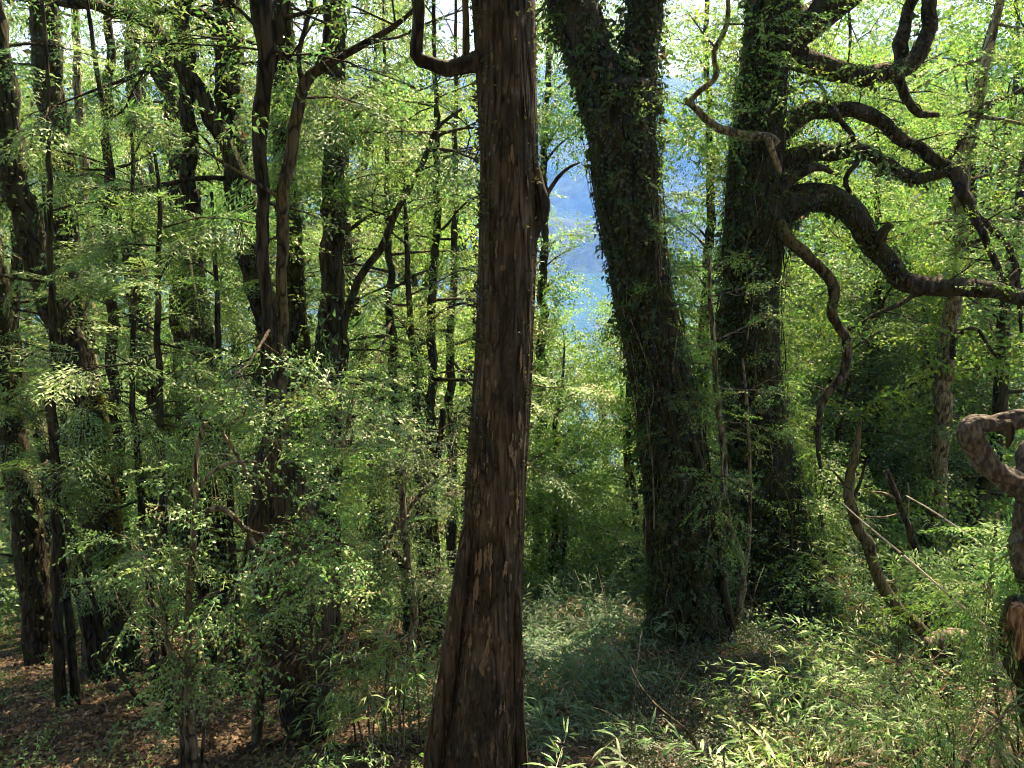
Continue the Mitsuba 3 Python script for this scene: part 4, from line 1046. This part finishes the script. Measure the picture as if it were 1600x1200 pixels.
shrub('pale_stemmed_shrub', 'small-leaved shrub with pale sunlit stems at lower left, in front of the black trunk',
      [[(299, 1215, 20), (296, 1120, 16), (294, 1020, 13), (300, 900, 11), (304, 820, 10), (306, 720, 8), (320, 660, 6)], [(286, 1210, 10), (282, 1120, 9), (270, 1040, 8), (258, 980, 7)], [(310, 1210, 8), (318, 1140, 6), (330, 1080, 4)],
       [(304, 830, 8), (316, 802, 9), (345, 793, 9), (365, 803, 8), (385, 825, 8), (412, 836, 8), (450, 834, 6), (468, 838, 4)], [(388, 826, 7), (396, 850, 7), (418, 862, 6), (448, 872, 5), (462, 900, 4)], [(306, 780, 7), (330, 740, 6), (360, 725, 5), (400, 722, 4)]],
      5.0, scatter(220, 380, 740, 880, 6, 0.4, 0.15, 2, 1) + scatter(262, 335, 890, 1110, 10, 0.2, 0.09, 3, 2) + [(440, 815, -0.1, 0.16, 6), (478, 812, 0, 0.18, 8), (520, 820, 0.1, 0.18, 8), (545, 850, 0, 0.12, 5), (500, 868, 0, 0.16, 7), (462, 868, 0.1, 0.13, 5), (430, 910, 0, 0.12, 4),
       (480, 915, -0.1, 0.15, 6), (525, 905, 0, 0.16, 7), (555, 945, 0, 0.12, 4), (420, 955, 0.1, 0.10, 3)] + scatter(140, 230, 760, 960, 6, 0.4, 0.15, 2, 4) + scatter(345, 400, 870, 1000, 5, 0.3, 0.10, 3, 5),
      'fine', np.array([0.200, 0.370, 0.105]), 'pale_bark', 1, 1.05, 'leaf_shiny')
shrub('spreading_shrub', 'spreading shrub of twisted pale twigs growing in front of the decaying trunk',
      [[(402, 1130, 16), (404, 980, 14), (412, 860, 13), (424, 770, 12), (440, 700, 10), (452, 640, 6)], [(424, 770, 9), (460, 728, 9), (490, 735, 8), (512, 770, 5)], [(430, 750, 8), (480, 700, 8), (520, 690, 6), (545, 700, 4)], [(412, 830, 7), (380, 730, 7), (350, 680, 5)]],
      5.8, scatter(350, 590, 590, 710, 15, 0.6, 0.2, 6, 6), 'fine', np.array([0.145, 0.285, 0.075]), 'pale_bark', 2, 1.1)
shrub('drooping_shrub', 'feathery shrub hanging over the lower left bank between two leaning trunks',
      [[(112, 1040, 14), (104, 900, 12), (88, 780, 10), (80, 690, 8), (70, 620, 5)], [(90, 790, 7), (50, 740, 6), (10, 720, 4)]],
      6.8, scatter(-20, 120, 600, 780, 10, 0.6, 0.28, 5, 7), 'frond', FEATHER, 'dark_bark', 3, 0.8)
shrub('drooping_shrub', 'grey-green feathery shrub beside the bare trunk with dry sunlit twigs',
      [[(646, 1040, 14), (640, 900, 12), (628, 780, 10), (640, 680, 7)], [(634, 800, 7), (670, 760, 6), (700, 740, 4)]],
      7.4, scatter(570, 730, 640, 820, 12, 0.6, 0.30, 9, 8) + scatter(570, 700, 820, 930, 6, 0.5, 0.26, 8, 18), 'fine', np.array([0.135, 0.240, 0.075]), 'pale_bark', 4, 1.0)
shrub('fern_leaved_sapling', 'bright fern-leaved sapling under the twisted dead trunk at right', [[(1560, 1150, 9), (1552, 1040, 8), (1548, 940, 7), (1552, 860, 5), (1560, 800, 4)]],
      4.9, scatter(1515, 1610, 820, 960, 12, 0.4, 0.18, 4, 9), 'frond', LIGHT, 'pale_bark', 5, 0.85, 'leaf_soft', 'sapling')
shrub('low_leafy_shrub', 'leafy sunlit shrub climbing the right foot of the big ivy trunk', [[(1300, 1050, 8), (1292, 960, 7), (1288, 860, 6), (1280, 780, 4)]],
      9.6, scatter(1250, 1315, 700, 960, 24, 0.3, 0.28, 7, 10), 'broad', LIGHT, 'dark_bark', 6, 0.8)


def lit_leafy(name, label, x, y, Y, w, h, n, k, color, seed, kind='broad', scale=1.0, cat='shrub'):
    return shrub(name, label, [[(x, y + h * 0.9, 12), (x + 4, y + h * 0.3, 9), (x - 3, y - h * 0.5, 4)]], Y, scatter(x - w, x + w, y - h, y + h, n, 0.8, 0.4, k, seed), kind, color, 'dark_bark', seed, scale, cat=cat)


lit_leafy('bright_bush', 'bright yellow-green bush right beside the bare trunk, above the hazy clearing', 868, 740, 11.5, 45, 95, 24, 12, LIGHT, 51)
lit_leafy('bright_bush', 'bright yellow-green bush low on the slope between the bare and forked ivy trunks', 960, 830, 13.5, 42, 70, 20, 11, LIGHT * 0.9, 52)
lit_leafy('blue_green_bush', 'pale blue-green bamboo bush in the hazy middle of the clearing', 905, 905, 15.0, 75, 50, 30, 10, np.array([0.17, 0.26, 0.13]), 53, 'bamboofar', 0.8)


lit_leafy('bright_bush', 'sunlit bush pressed against the right side of the bare trunk, half way down', 856, 850, 12.5, 30, 70, 18, 11, LIGHT, 54)
lit_leafy('bright_bush', 'round sunlit bush in the middle of the clearing, under the lake view', 925, 770, 16.0, 40, 60, 22, 11, LIGHT * 1.05, 55)
lit_leafy('bright_bush', 'leafy bush at the left foot of the forked ivy trunk', 985, 890, 11.5, 26, 60, 16, 11, GREEN * 1.2, 56)


def blade(base, d, n, L, W, droop):
    """One bamboo leaf with a bent midrib: 5 stations, 12 faces."""
    d = d / np.linalg.norm(d); s = np.cross(n, d); s /= np.linalg.norm(s) + 1e-9
    up = np.cross(d, s)
    V = []
    for f, w in ((0, 0.12), (0.25, 0.9), (0.55, 1.0), (0.82, 0.55), (1.0, 0.03)):
        c = base + d * L * f - np.array([0, 0, 1.0]) * droop * L * f * f
        V += [c + s * W / 2 * w + up * W * 0.12 * w, c, c - s * W / 2 * w + up * W * 0.12 * w]
    f = []
    for i in range(4):
        for j in (0, 1):
            a = i * 3 + j
            f += [[a, a + 3, a + 1], [a + 1, a + 3, a + 4]]
    return np.array(V), np.array(f)


def bamboo(label, x, y, Y, n, h, spread, seed, sprays=7, color=CANE, leaf=1.0, single=False, lean=(0, 0), kind='bamboo'):
    """A clump of canes; x, y: the pixel at which the middle of the clump meets the ground seen from the camera at distance Y (or below the frame)."""
    rng = np.random.default_rng(5000 + seed)
    key = thing('bamboo_clump', label, 'bamboo')
    c = at(x, y, Y)
    pos, dirs, blades = [], [], 0
    for k in range(n):
        bx, by = c[0] + rng.normal(0, spread * 0.25), c[1] + rng.normal(0, spread * 0.25)
        b = np.array([bx, by, float(ground_z(bx, by)) - 0.05])
        az = rng.uniform(0, 6.28); H = h * rng.uniform(0.65, 1.15); out = spread * rng.uniform(0.3, 0.9)
        o = np.array([math.cos(az) * out + lean[0], math.sin(az) * out * 0.7 + lean[1], 0])
        pts = np.array([b, b + o * 0.12 + [0, 0, H * 0.45], b + o * 0.45 + [0, 0, H * 0.85], b + o + [0, 0, H * 0.97]])
        part(key, 'culm', tube(pts, [0.008, 0.007, 0.005, 0.002], 6, 0.1, k, 0.03), 'pale_bark', True)
        cv, _, _ = curve(pts, 0.05)
        for j in range(sprays):
            t = 0.35 + 0.65 * (j + rng.uniform(0, 1)) / sprays
            p = point_on(cv, t)
            a2 = rng.uniform(0, 6.28)
            pos.append(p); dirs.append([math.cos(a2) + o[0] * 0.5, math.sin(a2) + o[1] * 0.5, rng.uniform(0.0, 0.6)])
        if single:
            for t in np.linspace(0.4, 1.0, 7):
                p = point_on(cv, t)
                for q_ in range(rng.integers(2, 4)):
                    a2 = rng.uniform(0, 6.28)
                    d = np.array([math.cos(a2), math.sin(a2), rng.uniform(-0.1, 0.7)])
                    L = rng.uniform(0.09, 0.17)
                    part(key, 'leaf', blade(p, d, np.array([0, 0, 1.0]) + rng.normal(0, 0.25, 3), L, L * 0.12, rng.uniform(0.1, 0.6)), 'blade_green' if rng.random() < 0.7 else 'blade_pale', True)
    if sprays:
        m, cc = foliage(kind, pos[::2], dirs[::2], 0.9 * leaf, color, rng, roll=0.3, dry=0.08)
        part(key, 'foliage', m, 'leaf_glossy', color=cc)
    return key


for nm, col in (('blade_green', (0.18, 0.32, 0.10)), ('blade_pale', (0.30, 0.42, 0.15))):
    scene[nm] = {'type': 'blendbsdf', 'weight': 0.08, 'a': {'type': 'principledthin', 'base_color': {'type': 'rgb', 'value': list(col)}, 'roughness': 0.5, 'diff_trans': 1.0},
                 'b': {'type': 'twosided', 'bsdf': {'type': 'roughconductor', 'alpha': 0.3, 'specular_reflectance': {'type': 'rgb', 'value': 0.9}}}}

bamboo('bright young bamboo against the left foot of the bare trunk', 628, 1180, 5.6, 11, 1.2, 0.5, 1, 9, CANE * 1.05)
bamboo('sparse bamboo hanging beside the foot of the decaying trunk', 560, 1170, 5.6, 3, 0.95, 0.5, 2, 8, lean=(-0.25, -0.1))
bamboo('low bamboo shoots at the bottom edge just right of the bare trunk', 880, 1275, 3.4, 8, 0.62, 0.45, 3, 2, single=True)
bamboo('lone bamboo shoot with a curled tip in front of the bare trunk', 757, 1290, 3.2, 2, 0.55, 0.15, 4, 0, single=True)
bamboo('sunlit bamboo tuft at the bottom edge below the ivy trunks', 1170, 1250, 3.9, 6, 0.62, 0.4, 5, 5, CANE * 1.15, single=True)
bamboo('tall bright bamboo arching left below the mossy stump on the right', 1410, 1190, 4.9, 12, 1.05, 0.8, 6, 9, CANE * 1.2, lean=(-0.3, 0))
bamboo('dense sunny bamboo in the lower right corner', 1540, 1200, 4.3, 16, 1.0, 0.9, 7, 8, CANE * 1.1)
bamboo('bamboo thicket beyond the bent dead stem on the right', 1400, 1000, 8.6, 16, 1.5, 1.3, 8, 8, CANE * 0.95, 1.3)
bamboo('low bamboo at the bottom right between the tuft and the corner thicket', 1330, 1225, 4.2, 5, 0.6, 0.5, 9, 5, CANE)
bamboo('little bamboo shoot at the bottom edge left of centre', 432, 1250, 4.2, 2, 0.42, 0.2, 10, 2, CANE)

# ------------------------------------------------------------------ undergrowth nobody could count
rng = np.random.default_rng(61)


def mass(name, label, cat, n, xr, yr, height, kind, scale, color, seed, skip=None, bsdf='leaf_soft', upward=0.35):
    rng = np.random.default_rng(seed)
    x = rng.uniform(*xr, n); y = rng.uniform(*yr, n)
    if skip is not None:
        k = ~skip(x, y); x, y = x[k], y[k]
    n = len(x)
    hump = meshkit.fbm(np.stack([x * 0.45, y * 0.45, 0 * x], -1), 3, seed)
    z = ground_z(x, y) + height * np.clip(hump * 2 - 0.4, 0.08, 1.6) * rng.uniform(0.1, 1, n) ** 0.6
    a = rng.uniform(0, 6.28, n)
    pos = np.stack([x, y, z], -1)
    m, c = foliage(kind, pos, np.stack([np.cos(a), np.sin(a), rng.normal(upward, 0.35, n)], -1), scale, color, rng, 0.35, 0.035)
    key = number(name)
    scene[key] = mikit.ply(m, bsdf, color=c)
    labels[key] = {'label': label, 'category': cat, 'kind': 'stuff'}


def bank(x, y):
    return (x > -6.5) & (x < -0.9) & (y < 8.6 + 0.25 * np.abs(x + 3))


mass('bamboo_undergrowth', 'dim blue-green bamboo undergrowth filling the hollow right of the bare trunk', 'undergrowth', 1700, (-0.4, 2.6), (5.4, 16), 0.9, 'bamboofar', 0.75, np.array([0.095, 0.185, 0.085]), 71, lambda x, y: (y < 10.5) & (x > 0.145 * y))
mass('leafy_undergrowth', 'leafy undergrowth on the slope behind the left trunks', 'undergrowth', 2000, (-13, 0), (9.2, 22), 1.0, 'broad', 1.2, GREEN, 72, bank)
mass('leafy_undergrowth', 'mixed undergrowth on the slope to the right of the ivy trunks', 'undergrowth', 2400, (2.6, 14), (8.0, 22), 1.0, 'broad', 1.1, GREEN, 73, lambda x, y: (x < 0.46 * y) & (y < 11.5))
mass('ground_cover', 'sunny tangle of small leaves and dry stems along the bottom right', 'ground cover', 560, (0.9, 4.6), (3.8, 7.4), 0.26, 'broad', 0.55, CANE * 0.6, 74, lambda x, y: (x < 0.33 * y) | ((x < 0.40 * y) & (y > 5.6)), 'leaf_glossy')
mass('ground_cover', 'scattered broad-leaved seedlings among the bamboo at lower right', 'ground cover', 150, (1.2, 4.8), (3.9, 8.0), 0.35, 'broad', 0.85, LIGHT, 78, lambda x, y: (x < 0.30 * y), 'leaf_glossy')
rng = np.random.default_rng(79)
sticks = []
for k in range(90):
    x0 = rng.uniform(0.9, 4.6); y0 = rng.uniform(4.0, 8.4); h_ = rng.uniform(0.25, 0.95); a0 = rng.uniform(0, 6.28); ln = rng.uniform(0.1, 0.9) * h_
    z0 = float(ground_z(x0, y0)) - 0.03
    sticks.append(tube([(x0, y0, z0), (x0 + math.cos(a0) * ln * 0.35, y0 + math.sin(a0) * ln * 0.35, z0 + h_ * 0.6), (x0 + math.cos(a0) * ln, y0 + math.sin(a0) * ln, z0 + h_)], [0.006, 0.005, 0.002], 5, 0.1, k))
scene['dry_stems'] = mikit.ply(join(sticks), 'pale_bark', smooth=True)
labels['dry_stems'] = {'label': 'thin dry stems standing in the undergrowth round the ivy trunks', 'category': 'stems', 'kind': 'stuff'}
mass('ground_cover', 'scattered low seedlings on the brown bank at lower left', 'ground cover', 110, (-5.5, -0.6), (4.2, 8.5), 0.22, 'fine', 0.9, GREEN, 75)
mass('ground_cover', 'dark creeping ivy over the mound at the feet of the two ivy trunks', 'ground cover', 1900, (0.5, 4.4), (3.9, 10.4), 0.18, 'broad', 0.55, IVYC * 0.9, 77, lambda x, y: (x > 0.42 * y) | (x < 0.15 * y) | ((y < 5.6) & (x > 0.33 * y)), 'leaf_glossy')
mass('slope_thicket', 'low leafy thicket covering the slope down towards the lake', 'thicket', 2600, (-18, 26), (20, 60), 2.6, 'far', 1.3, GREEN, 76, lambda x, y: (x > 0.02 * y) & (x < 0.16 * y) & (y > 30))

# ------------------------------------------------------------------ the trees beyond: eight kinds, each standing many times
KINDS = []
for i, (kind, col, n, length, span, every, scale, droop, elev) in enumerate([
        ('far', LIGHT, 28, (2.6, 1.0), (0.14, 1.0), 0.22, 0.92, 0.10, (0.0, 0.9)), ('far', LIGHT * 0.85, 27, (2.3, 1.2), (0.20, 1.0), 0.22, 0.92, 0.05, (0.1, 0.9)), ('far', GREEN, 28, (2.5, 0.9), (0.14, 1.0), 0.22, 0.92, 0.15, (0.0, 0.8)),
        ('far', GREEN * 0.85, 26, (2.8, 1.3), (0.2, 1.0), 0.24, 0.95, 0.10, (0.0, 0.9)), ('frondfar', FEATHER * 1.1, 30, (2.2, 0.6), (0.10, 1.0), 0.30, 0.75, 0.3, (0.0, 0.6)), ('frondfar', FEATHER, 29, (1.9, 0.7), (0.12, 1.0), 0.30, 0.75, 0.25, (0.0, 0.6)),
        ('far', np.array([0.16, 0.22, 0.08]), 28, (2.1, 1.1), (0.16, 1.0), 0.22, 0.88, 0.10, (0.1, 0.8)), ('far', np.array([0.235, 0.380, 0.062]), 27, (2.5, 1.0), (0.16, 1.0), 0.22, 0.88, 0.08, (0.1, 0.9)), ('far', DARK, 44, (2.9, 1.6), (0.34, 1.0), 0.24, 0.95, 0.10, (0.0, 0.9))]):
    rng = np.random.default_rng(700 + i)
    path = np.cumsum(np.vstack([[0, 0, -0.6], rng.normal(0, 0.16, (6, 3)) * [1, 1, 0] + [0, 0, 1.72]]), axis=0)
    rad = np.array([0.16, 0.13, 0.12, 0.10, 0.08, 0.05, 0.012])
    ax, q_, s_ = curve(path, 0.3)
    limbs, P, D = grow(ax, np.interp(q_, s_, rad), rng, n, span, length, elev, 7, every, None, droop, sides=4)
    m, c = foliage(kind, P, D, scale, col, rng, roll=0.7, gaps=False)
    scene[f'kind_{i}'] = {'type': 'shapegroup', 'trunk': mikit.ply(tube(path, rad, 10, 0.3, i, 0.15, 6, 0.3), 'dark_bark', smooth=True), 'limbs': mikit.ply(join(limbs), 'dark_bark', smooth=True), 'crown': mikit.ply(m, 'leaf_soft', color=c)}
    KINDS.append(f'kind_{i}')


LOOK = ['bright yellow-green broad-leaved', 'light green loose-leaved', 'mid-green leafy', 'deeper green spreading', 'feathery layered', 'dim feathery', 'grey-green small-leaved', 'vivid lime-green', 'shade-dark evergreen']


_seen = {}


def stand(x, y, h, kind, label, group, rng, wide=1.0):
    key = number('background_tree')
    s = h / 9.7
    scene[key] = {'type': 'instance', 'to_world': T().translate([x, y, float(ground_z(x, y))]).rotate([0, 0, 1], float(rng.uniform(0, 360))).scale([s * wide * rng.uniform(0.9, 1.15), s * wide * rng.uniform(0.9, 1.15), s]), 'kind': {'type': 'ref', 'id': KINDS[kind]}}
    if group.startswith('forest'):
        text = label
    else:
        px = float(project(np.array([x, y, 0.0]))[0])
        spots = [(-200, 'at the left edge'), (60, 'behind the far left trunks'), (150, 'behind the gold-mossed trunk'), (240, 'under the long arching limb'), (340, 'behind the arching tree'), (430, 'behind the mottled poles'), (500, 'left of the upright trunk'),
                 (570, 'right of the upright trunk'), (660, 'under the hooked limb'), (750, 'just left of the bare trunk'), (850, 'just right of the bare trunk'), (930, 'below the lake view'), (1010, 'left of the forked ivy trunk'), (1090, 'between the ivy trunks'),
                 (1190, 'behind the big ivy trunk'), (1280, 'right of the big ivy trunk'), (1380, 'under the arching limb'), (1470, 'left of the slim grey trunk'), (1560, 'right of the slim grey trunk'), (9999, 'by the right edge')]
        where = next(w for lim, w in spots if px < lim or lim == 9999)
        row = 'front row' if y < 14.5 else 'second row' if y < 18 else 'third row' if y < 22 else 'lower slope' if y < 34 else 'foot of the slope'
        text = f'{LOOK[kind]} tree {where}, {row}'
    if text in _seen and not group.startswith('forest'):
        other, h2 = _seen[text]
        labels[other]['label'] = text + (', the shorter' if h > h2 else ', the taller')
        text += ', the taller' if h > h2 else ', the shorter'
    _seen[text] = (key, h)
    labels[key] = {'label': text, 'category': 'tree', 'group': group}
    labels[key + '__limbs'] = {'kind': 'stuff'}


ZONES = [('background trees crowding the slope behind the left trunks', 'leafy forest tree in the crowd behind the left trunks', (4, 5, 2, 3, 6)),
         ('bright trees behind the gap left of the bare trunk', 'bright feathery tree beyond the gap left of the bare trunk', (4, 5, 0, 7, 6)),
         ('low bright trees on the slope below the lake view', 'low bright tree on the slope below the lake view', (0, 7, 1, 7)),
         ('trees seen between the two ivy trunks', 'leafy tree seen between the two ivy trunks', (0, 1, 7, 6)),
         ('yellow-green trees filling the right side behind the arching limbs', 'yellow-green tree behind the arching limbs on the right', (0, 1, 7, 2, 6))]
rng = np.random.default_rng(88)
for Y, step in ((12.5, 2.2), (15.5, 2.5), (19, 3.0), (24, 3.8), (30, 4.8), (38, 6.2), (48, 8.0), (60, 10)):
    x = -0.78 * Y + rng.uniform(0, step)
    while x < 0.85 * Y:
        xx, yy = x + rng.normal(0, 0.2 * step), Y + rng.normal(0, 0.08 * Y)
        x += step * rng.uniform(0.8, 1.25)
        g = float(ground_z(xx, yy))
        a = xx / yy
        reach = rng.uniform(0.14, 0.30)
        for lo_, hi_, most in ((-0.15, -0.03, 0.125), (0.46, 0.54, 0.17), (-0.31, -0.24, 0.18), (-0.62, -0.53, 0.12), (0.20, 0.245, 0.12)):
            if lo_ - 0.02 < a < hi_ + 0.02:
                reach = min(reach, most * rng.uniform(0.8, 1.05))
        h = min(1.7 + yy * reach - g, 26)
        r_ = 0.24 * h
        if 0.058 * yy - 0.8 * r_ < xx < 0.140 * yy + 0.8 * r_:
            h = 1.7 - 0.138 * yy - g
            if h < 2.5:
                continue
        zone = 0 if a < -0.2 else 1 if a < 0.035 else 2 if a < 0.16 else 3 if a < 0.3 else 4
        z = ZONES[zone]
        stand(xx, yy, h, z[2][rng.integers(len(z[2]))], z[1], z[0], rng)
# same forest behind and beside the viewpoint: unseen, added dark against sky light
for x, y, h in ((-5, -4, 19), (4, -4.5, 19), (-0.5, -6, 21), (9, -5, 18), (-10, -3, 18), (-14, -9, 20), (12, -10, 20), (4, -10, 22), (-6, -10, 22), (-13, 4, 17), (17, -6, 19), (-18, 0, 18), (-2, -15, 24), (7, -16, 24), (-10, -16, 22), (14, -16, 22)):
    stand(x, y, h, 8 if y < 3 else 3, 'unseen dark tree of the same wood, added behind or beside the viewpoint against sky light', 'forest trees added unseen behind and beside the viewpoint', rng, 1.15)
for x, y, h in ((5.6, 13.0, 4.6), (7.0, 14.2, 5.4), (8.2, 15.0, 5.0), (6.6, 16.4, 6.4), (9.4, 17.0, 6.2), (7.9, 19.0, 7.4), (10.6, 20.0, 7.2), (5.3, 15.0, 4.8)):
    stand(x, y, h, 8, 'low dark blue-green tree in the deep shade beyond the hanging mossy limb', 'dark trees in the shade beyond the hanging limb', rng, 1.35)  # dark leaf colour stands in for the deep shade here
